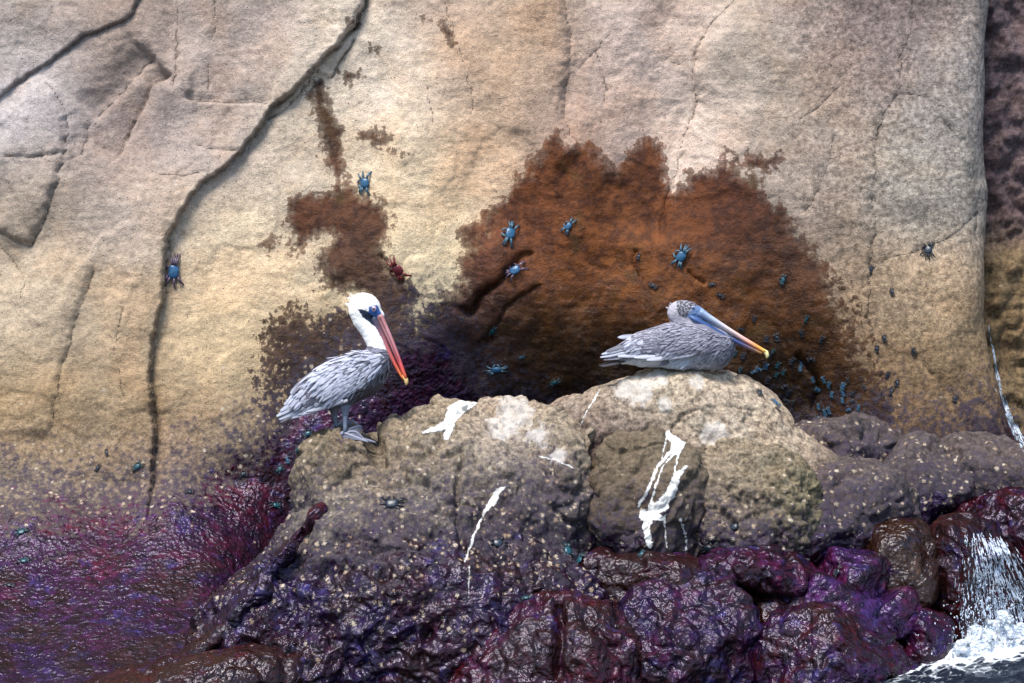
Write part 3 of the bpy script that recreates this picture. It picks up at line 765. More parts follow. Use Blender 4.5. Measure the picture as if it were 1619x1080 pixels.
R_I1 = rock([(1350, 908, -.34, 62, .18, 42, 16, 4, 0)], 'blocky bright purple rock wedged in front of the olive rock', cuts=4, seed=73, zt=640, tsoft=60, speck=.10, brown=.0, amp=.5, h=.011, tints=((.10, .022, .08), (.05, .035, .13)))
R_I2 = rock([(1335, 958, -.46, 74, .18, 34, 28, 4.5, 0)], 'slanting flat-faced violet slab below the blocky purple rock', cuts=3, seed=79, zt=640, tsoft=60, speck=.06, brown=.0, amp=.35, h=.011, tints=((.08, .03, .14), (.05, .04, .17)))
R_I4 = rock([(1262, 935, -.40, 46, .20, 52, 0, 2.6, 0)], 'dark crimson rounded rock left of the slanting violet slab', cellular=.55, cuts=5, seed=80, zt=640, tsoft=60, speck=.02, brown=.2, amp=0.30, h=.011, tints=((.06, .005, .008), (.04, .006, .02)))
R_I3 = rock([(1418, 968, -.40, 42, .16, 38, -12, 4.5, 0)], 'small angular purple rock standing behind the low glossy rock', cuts=4, seed=83, zt=640, tsoft=60, speck=.05, brown=.0, amp=.45, h=.011, tints=((.07, .018, .055), (.05, .03, .12)))
R_I5 = rock([(1466, 1008, -.42, 40, .18, 44, 18, 3.6, 0)], 'small angular violet rock at the edge of the foaming water', cuts=4, seed=84, zt=640, tsoft=60, speck=.03, brown=.1, amp=.45, h=.011, tints=((.07, .012, .04), (.03, .02, .09)))
R_G2 = rock([(1050, 908, -.46, 122, .26, 30, 4, 2.5, 0), (960, 925, -.42, 60, .25, 52, 0, 2.3, .03)], 'long brown-topped wet ledge beneath the white dripping splash', cellular=.55, cuts=3, seed=89, zt=720, tsoft=60, speck=.05, brown=.6, amp=0.42, tints=((.045, .010, .012), (.05, .012, .03)))
R_G3 = rock([(1200, 905, -.46, 104, .22, 36, 6, 2.5, 0)], 'magenta wet ledge between the speckled boulder and the low rocks', cellular=.55, cuts=4, seed=90, zt=720, tsoft=60, speck=.08, brown=.1, amp=0.42, tints=((.08, .014, .05), (.04, .015, .08)))
R_G = rock([(1080, 1040, -.68, 112, .36, 138, 0, 2.5, 0), (1150, 1065, -.74, 62, .30, 122, 0, 2.4, .04)], 'glistening dark violet rounded rock beside the maroon dome', cellular=.55, cuts=5, seed=97, zt=700, tsoft=60, speck=.05, brown=.1, amp=0.66, tints=((.060, .014, .055), (.022, .016, .085)))
R_F = rock([(855, 1088, -.80, 165, .40, 150, 0, 2.4, 0), (755, 1100, -.74, 66, .35, 100, 0, 2.2, .04), (960, 1085, -.76, 72, .34, 112, 0, 2.4, .03)], 'maroon and purple domed rock with brown rim, low at the waterline', cellular=.55, cuts=3, seed=101, zt=700, tsoft=60, speck=.10, brown=.35, amp=0.66, tints=((.075, .008, .014), (.065, .016, .06)),
           cracks=[([(880, 940), (884, 1000), (876, 1080)], .07, .025)])
R_H = rock([(1310, 1052, -.76, 122, .34, 92, 8, 2.5, 0), (1400, 1080, -.78, 80, .3, 52, 0, 2.2, .05)], 'low glossy brown and violet rock touching the dark sea', cellular=.55, cuts=5, seed=103, zt=700, tsoft=60, speck=.03, brown=.25, amp=0.48, tints=((.050, .008, .010), (.04, .02, .10)))
R_H2 = rock([(1215, 1010, -.46, 44, .25, 80, 0, 2.3, 0)], 'dark crimson rock deep in the cleft beside the low glossy rock', seed=107, zt=700, tsoft=60, speck=.0, brown=.5, amp=.6, tints=((.04, .004, .006), (.02, .004, .008)))
R_M = rock([(190, 1150, -.80, 330, .42, 84, -18, 2.2, 0), (380, 1085, -.50, 130, .3, 66, -28, 2.2, .12)], 'slick dark red-brown slab at the waterline below the violet slope', seed=109, zt=700, tsoft=60, speck=.02, brown=.55, amp=.5, fine=.6, tints=((.06, .010, .010), (.04, .012, .03)))
bpy.context.view_layer.update()
def yhit(px, py):
    """depth of the rock already standing at a pixel"""
    a, d = ray(px, py)
    return min([h[1].y for h in (o.ray_cast(a, d) for o in (CLIFF, B_LEFT, R_M)) if h[0]])
R_N1 = rock([(484, 836, yhit(484, 836) + .02, 12, .08, 50, 36, 3.5, 0)], 'narrow maroon sliver of rock leaning on the lumpy tan boulder', seed=113, zt=700, tsoft=60, speck=.05, brown=.1, amp=.4, h=.010, tints=((.06, .010, .02), (.04, .012, .04)), cellular=.5)
R_N2 = rock([(430, 904, yhit(430, 904) + .02, 13, .10, 60, 38, 3.5, 0), (395, 950, yhit(395, 950) + .03, 18, .12, 44, 48, 3, .02)], 'narrow violet and ochre ridge of rock along the foot of the lumpy tan boulder', seed=127, zt=700, tsoft=60, speck=.2, brown=.3, amp=.6, h=.010, tints=((.04, .014, .03), (.02, .016, .06)), cellular=.6)
R_N3 = rock([(335, 1015, yhit(335, 1015) + .04, 20, .14, 66, 50, 2.6, 0)], 'low dark ridge of rock between brown slab and violet slope', seed=131, zt=700, tsoft=60, speck=.05, brown=.5, amp=.5, h=.013, tints=((.05, .012, .02), (.02, .014, .06)))
R_BASE = rock([(1180, 1060, .05, 420, .50, 110, 0, 2.5, 0), (1500, 930, .30, 200, .40, 110, 0, 2.5, .1), (640, 1120, 0.1, 320, .5, 140, 0, 2.4, .1)], 'dark wet bedrock showing only in the gaps between the shore boulders', seed=137, zt=640, tsoft=60, speck=.0, brown=.6, h=.02, sub=False, tints=((.03, .006, .008), (.012, .008, .03)))
# ------------------------------------------------------------------ pelicans
def vcol_mat(name, rough=0.6, scale=90, var=0.2, bump=0.0015, stretch=(1, 1, 1), spec=0.3, sheen=0.0):
    m = Mat(name); m.objcoord()
    n = m.noise(scale, 5, 0.6, vec=m.stretch(m.pos, stretch))
    c = m.attr('Col', 'Color')
    c = m.mix(n, m.mix(1.0, c, (1 - var,) * 3, 'MULTIPLY'), m.mix(1.0, c, (1 + var,) * 3, 'MULTIPLY'))
    m.out(Base_Color=c, Roughness=rough, Normal=m.bump(n, bump))
    m.b.inputs['Specular IOR Level'].default_value = spec
    return m.m
M_PLUM = vcol_mat('plumage', 0.75, 120, 0.35, 0.003)
M_FEATH = vcol_mat('feather', 0.6, 200, 0.18, 0.0008)
M_BILL = vcol_mat('bill_horn', 0.38, 70, 0.22, 0.0010, (1, 1, 1), 0.5)
M_SKIN = vcol_mat('foot_skin', 0.5, 110, 0.3, 0.0015)
M_EYE = vcol_mat('eye_gloss', 0.12, 20, 0.05, 0.0, (1, 1, 1), 0.8)

class Acc:
    """collects small pieces into one mesh"""
    def __init__(s): s.V, s.F, s.C, s.n = [], [], [], 0
    def add(s, V, F, C):
        V = np.asarray(V, float); s.V.append(V); s.F.append(np.asarray(F) + s.n)
        C = np.asarray(C, float); s.C.append(np.tile(C, (len(V), 1)) if C.ndim == 1 else C); s.n += len(V)
    def build(s, name, mat, parent=None, smooth_shade=True):
        return mesh_np(name, np.concatenate(s.V), np.concatenate(s.F), mat, parent, None, dict(Col=np.concatenate(s.C)), smooth_shade)

def feather_geo(base, d, n, L, Wd, c_mid, c_edge, lift=0.004, sink=0.003, droop=0.0, side=0.0, rows=6, tip=0.10, c_tip=None):
    base = np.asarray(base, float); d = np.asarray(d, float); n = np.asarray(n, float)
    d = d - n * (d @ n); d /= np.linalg.norm(d) + 1e-9
    w = np.cross(n, d)
    prof = np.interp(np.linspace(0, 1, rows), [0, .15, .45, .75, .92, 1], [.45, .8, 1, .9, .5, tip])
    V, C = [], []
    for i in range(rows):
        t = i / (rows - 1)
        ctr = base + d * (L * t) + n * (lift * t ** 1.3 - sink * (1 - t)) + w * (side * t * t) + np.array([0, 0, -droop * t * t])
        for j in (-1, 0, 1):
            V.append(ctr + w * (j * 0.5 * Wd * prof[i]) + n * (0.10 * Wd * prof[i] if j == 0 else 0))
            col = np.asarray(c_mid) if j == 0 else np.asarray(c_edge)
            if c_tip is not None and t > 0.7: col = col * (1 - (t - .7) / .3) + np.asarray(c_tip) * ((t - .7) / .3)
            C.append(col)
    F = []
    for i in range(rows - 1):
        for j in (0, 1):
            a = i * 3 + j
            F.append((a, a + 1, a + 4, a + 3))
    return V, F, np.array(C)

def tube(pts, rad, nseg=8, squash=1.0):
    pts = np.asarray(pts, float); V = []
    up0 = np.array([0, 1.0, 0])
    for i, p in enumerate(pts):
        t = pts[min(i + 1, len(pts) - 1)] - pts[max(i - 1, 0)]
        t = t / (np.linalg.norm(t) + 1e-9)
        a = np.cross(t, up0)
        if np.linalg.norm(a) < 0.05: a = np.cross(t, [0, 0, 1.0])
        a /= np.linalg.norm(a); b = np.cross(t, a)
        for k in range(nseg):
            an = 2 * math.pi * k / nseg
            V.append(p + rad[i] * (a * math.cos(an) * squash + b * math.sin(an)))
    F = []
    for i in range(len(pts) - 1):
        for k in range(nseg):
            F.append((i * nseg + k, i * nseg + (k + 1) % nseg, (i + 1) * nseg + (k + 1) % nseg, (i + 1) * nseg + k))
    V = list(V); e0 = len(V); V.append(pts[0]); V.append(pts[-1])
    for k in range(nseg):
        F.append((e0, (k + 1) % nseg, k, e0)); o = (len(pts) - 1) * nseg
        F.append((e0 + 1, o + k, o + (k + 1) % nseg, e0 + 1))
    F4 = [f for f in F if f[0] != f[3]]; F3 = [f[:3] for f in F if f[0] == f[3]]
    F4 += [(a, b, c, c) for a, b, c in F3]
    return np.array(V), np.array(F4)

def fix_quads(F):
    F = np.asarray(F); tri = F[:, 2] == F[:, 3]
    return [F[~tri], F[tri][:, :3]]

def acc_build(acc, name, mat, parent):
    return mesh_np(name, np.concatenate(acc.V), fix_quads(np.concatenate(acc.F)), mat, parent, None, dict(Col=np.concatenate(acc.C)))

def sphere(c, r, nu=14, nv=9, sc=(1, 1, 1)):
    V = []; F = []
    for i in range(nv + 1):
        th = math.pi * i / nv
        for j in range(nu):
            ph = 2 * math.pi * j / nu
            V.append((c[0] + r * sc[0] * math.sin(th) * math.cos(ph), c[1] + r * sc[1] * math.cos(th), c[2] + r * sc[2] * math.sin(th) * math.sin(ph)))
    for i in range(nv):
        for j in range(nu):
            F.append((i * nu + j, i * nu + (j + 1) % nu, (i + 1) * nu + (j + 1) % nu, (i + 1) * nu + j))
    return np.array(V), np.array(F)

PALE = np.array((0.43, 0.45, 0.54)); MIDG = np.array((0.20, 0.20, 0.26)); DARK = np.array((0.045, 0.042, 0.052)); BRWN = np.array((0.13, 0.105, 0.115)); WHITE = np.array((0.80, 0.79, 0.77))

def make_pelican(spec):
    ox, oy = spec['origin']
    L = lambda px, py: ((px - ox) * PX, (oy - py) * PX)
    root = empty('pelican', (0, 0, 0))
    conv = lambda pts: [(*L(p[0], p[1]), p[2] * PX) + ((p[3],) if len(p) > 3 else ()) for p in pts]
    body, neck, head = conv(spec['body']), conv(spec['neck']), spec['head']
    hx, hz = L(head[0], head[1])
    legs = [conv(l) for l in spec['thighs']]
    def f(P):
        d = sd_chain(P, body, spec['bw'])
        d = smin(d, sd_chain(P, neck, spec.get('nw', .92)), 0.035)
        d = smin(d, sd_ell(P, (hx, 0, hz), (head[2] * PX, head[4] * PX, head[3] * PX), head[5]), 0.02)
        d = smin(d, sd_chain(P, conv(spec['face']), 0.8), 0.02)
        for l in legs: d = smin(d, sd_chain(P, l, 1.0), 0.02)
        return d
    allp = np.array([(p[0], p[1]) for p in body + neck])
    V, F = surface_nets(f, (allp[:, 0].min() - .2, -.22, allp[:, 1].min() - .22), (allp[:, 0].max() + .2, .22, allp[:, 1].max() + .2), 0.0048, 2)
    u = V[:, 0] * PPM + ox; v = oy - V[:, 2] * PPM
    col = spec['paint'](u, v, V)
    V = V + vert_normals(V, F) * (0.0028 * fbm(V * [1, 1, 1], 0.014, 2, 5))[:, None]
    bo = mesh_np('body', V, F, M_PLUM, root, None, dict(Col=col))
    # wings
    wings = []
    for s in (1, -1):
        wc = [(x, z, r, s * y) for (x, z, r, y) in conv(spec['wing'])]
        g = lambda P, wc=wc: sd_chain(P, wc, spec['wt'])
        A = np.array([(p[0], p[1]) for p in wc])
        Vw, Fw = surface_nets(g, (A[:, 0].min() - .16, -.26, A[:, 1].min() - .16), (A[:, 0].max() + .16, .26, A[:, 1].max() + .16), 0.006, 2)
        cw = np.tile(spec['wing_col'], (len(Vw), 1))
        wings.append(mesh_np('wing', Vw, Fw, M_PLUM, root, None, dict(Col=cw)))
    bpy.context.view_layer.update()
    def hit(o, d):
        best = None
        for ob in (wings[0], wings[1], bo):
            ok, loc, nor, _ = ob.ray_cast(Vector(o), Vector(d))
            if ok and (best is None or (loc - Vector(o)).length < best[0]): best = ((loc - Vector(o)).length, loc, nor, ob)
        return best
    rnd = random.Random(spec['seed'])
    ax = math.radians(spec['axis']); tail = np.array([-math.cos(ax), 0, -math.sin(ax)])
    # small overlapping feathers of wing coverts, mantle and breast, laid on the surface from tail to front
    for s, wing in ((1, wings[0]), (-1, wings[1])):
        a_w, a_b = Acc(), Acc()
        for layer in spec['layers']:
            poly, step, Ln, Wd, kind = layer
            step = (step[0] * .8, step[1] * .78); Wd = Wd * .74
            poly = np.array(poly, float)
            lo, hi = poly.min(0), poly.max(0)
            pts = []
            y = lo[1]
            while y < hi[1]:
                x = lo[0]
                while x < hi[0]:
                    pts.append((x + rnd.uniform(-.5, .5) * step[0], y + rnd.uniform(-.5, .5) * step[1])); x += step[0]
                y += step[1]
            pts = np.array(pts)
            pts = pts[poly_sd(pts[:, 0], pts[:, 1], poly) > 0]
            pts = pts[np.argsort(pts[:, 0])]
            for (px, py) in pts:
                lx, lz = L(px, py)
                h = hit((lx, s * 0.6, lz), (0, -s, 0))
                if h is None: continue
                n = np.array(h[2])
                if n[1] * s < 0.05: continue
                tt = (px - lo[0]) / (hi[0] - lo[0]); tv = (py - lo[1]) / (hi[1] - lo[1])
                dd = tail + np.array([0, 0, -1.0]) * spec['droop'](px, py) + np.array([rnd.uniform(-.1, .1), 0, rnd.uniform(-.12, .12)])
                k = rnd.random()
                if kind == 'covert':
                    cm = PALE * rnd.uniform(.8, 1.25); ce = MIDG * rnd.uniform(.6, 1.5) + BRWN * .2
                    if k < .12: cm, ce = MIDG * .8, DARK * 1.5
                elif kind == 'scale':
                    cm = PALE * rnd.uniform(.55, 1.05) * np.array((1.0, .95, .98)); ce = BRWN * rnd.uniform(.4, .9)
                elif kind == 'mantle':
                    cm = MIDG * rnd.uniform(.8, 1.6); ce = DARK * rnd.uniform(1, 2.2)
                elif kind == 'breast':
                    cm = (PALE * rnd.uniform(.6, 1.1) if k < .5 else MIDG * rnd.uniform(.3, .8)); ce = DARK * rnd.uniform(.8, 1.8)
                elif kind == 'dark':
                    cm = MIDG * rnd.uniform(.4, .9) if k < .6 else PALE * .7; ce = DARK
                elif kind == 'pale':
                    cm = np.array((.50, .55, .62)) * rnd.uniform(.8, 1.15); ce = (PALE * .7 if k < .6 else MIDG)
                lng = Ln * rnd.uniform(.8, 1.25) * PX; wd = Wd * rnd.uniform(.8, 1.2) * PX
                V_, F_, C_ = feather_geo(np.array(h[1]) - np.array(dd) / np.linalg.norm(dd) * lng * .3, dd, n, lng, wd, cm, (ce * .85 + cm * .15 if kind in ('scale', 'breast') else ce * .6 + cm * .4), 0.002 + .040 * lng + .0015 * rnd.random(), .0015)
                (a_w if h[3] is wing else a_b).add(V_, F_, C_)
        if a_w.n: tag(acc_build(a_w, 'covert_feathers', M_FEATH, wing), kind='stuff')
        if a_b.n: tag(acc_build(a_b, 'body_feathers', M_FEATH, bo), kind='stuff')
        # long flight feathers, one by one
        for (rx, ry, tx, ty, y0, y1, wd, tone) in spec['flight']:
            x0, z0 = L(rx, ry); x1, z1 = L(tx, ty)
            p0 = np.array([x0, s * y0, z0]); p1 = np.array([x1, s * y1, z1])
            d = p1 - p0; ln = np.linalg.norm(d)
            n = np.array([0.05, s * 1.0, 0.42]); n = n - d * (n @ d) / ln ** 2; n /= np.linalg.norm(n)
            cm = PALE * tone; ce = MIDG * (0.35 + .4 * tone)
            V_, F_, C_ = feather_geo(p0, d, n, ln, wd * PX, cm, ce, 0.003, 0.0, rows=8, tip=.25, c_tip=DARK * 3 if tone < .6 else PALE * .9)
            a = Acc(); a.add(V_, F_, C_); acc_build(a, 'flight_feather', M_FEATH, wing)
    for (rx, ry, tx, ty, yy, wd, tone) in spec['tail']:
        x0, z0 = L(rx, ry); x1, z1 = L(tx, ty)
        p0 = np.array([x0, yy * .4, z0]); p1 = np.array([x1, yy, z1]); d = p1 - p0; ln = np.linalg.norm(d)
        n = np.array([-.2, np.sign(yy) * .35 if yy else 0.1, .9]); n = n - d * (n @ d) / ln ** 2; n /= np.linalg.norm(n)
        V_, F_, C_ = feather_geo(p0, d, n, ln, wd * PX, MIDG * tone, DARK * (0.6 + tone), 0.002, 0, rows=7, tip=.3)
        a = Acc(); a.add(V_, F_, C_); acc_build(a, 'tail_feather', M_FEATH, root)
    # bill: upper mandible with hooked nail, lower mandible with pouch
    def loft(rows, c_rows, name, parent, nseg=14):
        """rows: (px, py, half height px, half width px); c_rows: colour by (t, angle)"""
        P = np.array([[*L(r[0], r[1])] for r in rows]); V = []; C = []
        for i, r in enumerate(rows):
            t = P[min(i + 1, len(P) - 1)] - P[max(i - 1, 0)]; t /= np.linalg.norm(t) + 1e-9
            nrm = np.array([-t[1], t[0]])
            for k in range(nseg):
                an = 2 * math.pi * k / nseg
                hh = r[2] * PX * math.sin(an); ww = r[3] * PX * math.cos(an)
                V.append((P[i, 0] + nrm[0] * hh, ww, P[i, 1] + nrm[1] * hh)); C.append(c_rows(i / (len(rows) - 1), math.sin(an)))
        n = len(rows); F = [(i * nseg + k, (i + 1) * nseg + k, (i + 1) * nseg + (k + 1) % nseg, i * nseg + (k + 1) % nseg) for i in range(n - 1) for k in range(nseg)]
        V += [(P[0, 0], 0, P[0, 1]), (P[-1, 0], 0, P[-1, 1])]; C += [c_rows(0, 0), c_rows(1, 0)]
        F += [(n * nseg, k, (k + 1) % nseg, (k + 1) % nseg) for k in range(nseg)] + [(n * nseg + 1, (n - 1) * nseg + (k + 1) % nseg, (n - 1) * nseg + k, (n - 1) * nseg + k) for k in range(nseg)]
        return mesh_np(name, V, fix_quads(F), M_BILL, parent, None, dict(Col=np.array(C)))
    def interp_rows(a, b, n, hh, ww, bend=0.0):
        a = np.array(a, float); b = np.array(b, float); t = np.linspace(0, 1, n)
        nr = np.array([-(b - a)[1], (b - a)[0]]); nr /= np.linalg.norm(nr)
        return [(*(a + (b - a) * q + nr * bend * math.sin(math.pi * q)), float(np.interp(q, hh[0], hh[1])), float(np.interp(q, ww[0], ww[1]))) for q in t]
    bl = spec['bill']
    up = loft(interp_rows(bl['a'], bl['b'], 22, bl['uh'], bl['uw'], bl.get('bend', 0)), bl['ucol'], 'upper_bill', root)
    nl = bl['nail']
    loft(nl, lambda t, s: bl['nailcol'], 'bill_nail', up, 10)
    loft(interp_rows(bl['la'], bl['lb'], 20, bl['lh'], bl['lw'], bl.get('lbend', 0)), bl['lcol'], 'throat_pouch', root)
    # eyes
    ex, ey, er, yoff = spec['eye']
    x, z = L(ex, ey)
    for s in (1, -1):
        h = hit((x, s * .3, z), (0, -s, 0)); yy = h[1][1] if h else s * yoff
        a = Acc(); Vs, Fs = sphere((x, yy - s * er * PX * .35, z), er * PX, sc=(1, .8, 1)); a.add(Vs, Fs, spec['eyecol'])
        eye = acc_build(a, 'eye', M_EYE, root)
        a = Acc(); Vs, Fs = sphere((x, yy + s * er * PX * .40, z), er * PX * .45, sc=(1, .5, 1)); a.add(Vs, Fs, (.01, .008, .01))
        acc_build(a, 'pupil', M_EYE, eye)
    # crest tuft
    a = Acc()
    for (bx, by, dx, dy, ln) in spec['crest']:
        for q in range(5):
            lx, lz = L(bx + rnd.uniform(-2, 2), by + rnd.uniform(-2, 2)); yy = rnd.uniform(-.02, .02)
            dd = np.array([dx, rnd.uniform(-.3, .3), -dy]) + np.array([rnd.uniform(-.3, .3), 0, rnd.uniform(-.3, .3)])
            n = np.array([0, -1.0, .1]); n -= dd * (n @ dd) / (dd @ dd); n /= np.linalg.norm(n)
            V_, F_, C_ = feather_geo((lx, yy, lz), dd, n, ln * PX * rnd.uniform(.7, 1.2), 1.7 * PX, spec['crestcol'], spec['crestcol'], 0, 0)
            a.add(V_, F_, C_)
    tag(acc_build(a, 'crest_feathers', M_FEATH, bo), kind='stuff')
    return root, bo, L

def shade(u, v, pts, sig):
    out = np.zeros((len(u), 3)); wt = np.zeros(len(u)) + 1e-9
    for px, py, c in pts:
        w = np.exp(-((u - px) ** 2 + (v - py) ** 2) / (2 * sig * sig)) + 1e-9
        out += w[:, None] * np.array(c); wt += w
    return out / wt[:, None]

def paint_standing(u, v, V):
    N = fbm(V, .012, 2, 9)
    col = np.tile(DARK * 1.3, (len(u), 1))
    col = np.where((v < 585)[:, None], MIDG * .55, col)
    white = (v + 3 * N < 551 + (u - 595) * .25)
    col = np.where(white[:, None], WHITE, col)
    face = poly_sd(u + N * 1.0, v, [(584, 487), (596, 484), (603, 497), (604, 504), (592, 503), (583, 496)])
    col = np.where((face > 0)[:, None], np.array((.035, .10, .30)), col)
    navy = poly_sd(u, v, [(566, 490), (578, 492), (590, 500), (606, 510), (616, 530), (604, 524), (590, 516), (574, 503)])
    col = np.where(((navy > 0) & (face < 0))[:, None], np.array((.012, .022, .05)), col)
    leg = (v > 640) & (u > 520)
    return np.where(leg[:, None], np.array((.16, .18, .24)), col)

def paint_resting(u, v, V):
    N = fbm(V, .012, 2, 9)
    col = shade(u, v, [(1060, 510, MIDG), (1000, 540, PALE * .8), (1010, 575, (.52, .56, .62)), (1060, 575, (.40, .45, .52)), (1110, 575, (.25, .27, .33)), (1150, 550, (.17, .18, .22)), (1120, 530, BRWN)], 18)
    neck = (v < 503 + (u - 1056) * .29) & (u < 1150)
    col = np.where(neck[:, None], np.array((.36, .34, .39)) * (1 + .1 * N)[:, None], col)
    cap = poly_sd(u + 2 * N, v + 2 * N, [(1069, 472), (1090, 464), (1112, 478), (1100, 490), (1084, 499), (1073, 496), (1069, 484)])
    spk = np.where((fbm(V, .0075, 2, 19) > .10)[:, None], np.array((.30, .30, .35)), np.array((.06, .056, .07)))
    col = np.where((cap > 0)[:, None], spk, col)
    face = poly_sd(u, v, [(1092, 486), (1101, 479), (1114, 482), (1116, 494), (1100, 498), (1084, 498)])
    return np.where((face > 0)[:, None], np.array((.13, .20, .36)), col)

def ramp_c(t, stops):
    ts = [s[0] for s in stops]
    return np.array([np.interp(t, ts, [s[1][k] for s in stops]) for k in range(3)])

STAND = dict(origin=(547, 684), seed=4, axis=28, bw=.90, wt=.34,
    body=[(478, 638, 12), (505, 620, 27), (542, 604, 39), (574, 592, 36), (590, 582, 26)],
    neck=[(597, 566, 18), (594, 545, 14), (583, 524, 13.5), (572, 508, 14.5), (568, 495, 16)],
    head=(576, 486, 25, 21, 16, 12), face=[(584, 490, 14), (598, 500, 9)],
    thighs=[[(548, 626, 15, -.055), (547, 640, 10, -.055), (547, 654, 5.5, -.055)], [(532, 630, 14, .06), (527, 645, 9, .06), (527, 656, 5, .06)]],
    paint=paint_standing, wing_col=MIDG * .7,
    wing=[(596, 578, 17, .070), (566, 588, 29, .098), (526, 604, 31, .100), (490, 624, 22, .078), (468, 641, 11, .05)],
    droop=lambda px, py: 0.0 + .55 * max(0, min(1, (py - 565) / 60)),
    layers=[([(460, 606), (490, 575), (520, 590), (560, 612), (535, 634), (480, 650), (452, 655)], (7, 6), 34, 8, 'covert'),
            ([(490, 574), (530, 556), (565, 550), (600, 556), (606, 575), (590, 598), (560, 620), (520, 628), (490, 610)], (5.5, 5), 19, 5.5, 'covert'),
            ([(520, 560), (560, 548), (604, 553), (612, 572), (560, 574), (520, 580)], (4.5, 4), 12, 3.4, 'mantle'),
            ([(585, 556), (612, 556), (618, 575), (612, 596), (590, 612), (570, 612), (590, 592)], (3.6, 3.4), 11, 2.6, 'breast'),
            ([(600, 590), (585, 615), (560, 636), (530, 645), (545, 628), (575, 610)], (4.5, 4), 12, 3, 'dark')],
    flight=[(505, 596, 452, 640, .09, .05, 12, .95), (512, 604, 446, 650, .10, .045, 12, 1.0), (518, 612, 440, 658, .108, .035, 12, 1.0), (526, 619, 444, 663, .112, .032, 12, .95), (532, 625, 450, 665, .114, .036, 12, .9),
            (540, 630, 462, 661, .114, .05, 11, .85), (545, 632, 474, 655, .114, .065, 11, .8), (552, 632, 487, 650, .112, .08, 10, .7), (500, 588, 462, 622, .085, .06, 11, .7)],
    tail=[(492, 640, 446, 668, -.05, 13, .6), (492, 638, 442, 664, -.025, 13, .7), (492, 636, 440, 661, 0, 13, .7), (492, 638, 442, 664, .025, 13, .7), (492, 640, 446, 668, .05, 13, .6)],
    bill=dict(a=(599, 500), b=(641, 600), bend=-1.5, uh=([0, .12, .5, .9, 1], [6.5, 5.5, 4.2, 3.2, 2.6]), uw=([0, .2, .7, .92, 1], [8.5, 7, 5.5, 6.2, 4.5]),
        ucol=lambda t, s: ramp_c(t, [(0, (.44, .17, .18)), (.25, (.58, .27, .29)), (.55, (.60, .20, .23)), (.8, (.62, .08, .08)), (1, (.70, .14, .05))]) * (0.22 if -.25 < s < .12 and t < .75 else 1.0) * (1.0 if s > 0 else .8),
        nail=[(637, 593, 2.4, 4), (641, 601, 3.6, 4.6), (642, 606, 3.2, 3.6), (640.5, 609.5, 1.4, 1.6)], nailcol=np.array((.74, .52, .22)),
        la=(590, 502), lb=(637, 601), lbend=2.5, lh=([0, .15, .5, .9, 1], [9, 7.5, 4.6, 2.4, 1.6]), lw=([0, .2, .7, 1], [8, 6, 4.2, 3.5]),
        lcol=lambda t, s: ramp_c(t, [(0, (.03, .05, .10)), (.2, (.12, .06, .09)), (.4, (.34, .12, .14)), (.75, (.55, .09, .07)), (1, (.7, .22, .06))])),
    eye=(591, 490, 4.6, .045), eyecol=(.52, .36, .46), crest=[(555, 475, -.8, -.4, 5), (558, 471, -.6, -.6, 5), (553, 483, -1, .2, 5), (556, 492, -.8, .6, 5)], crestcol=(.80, .78, .72))

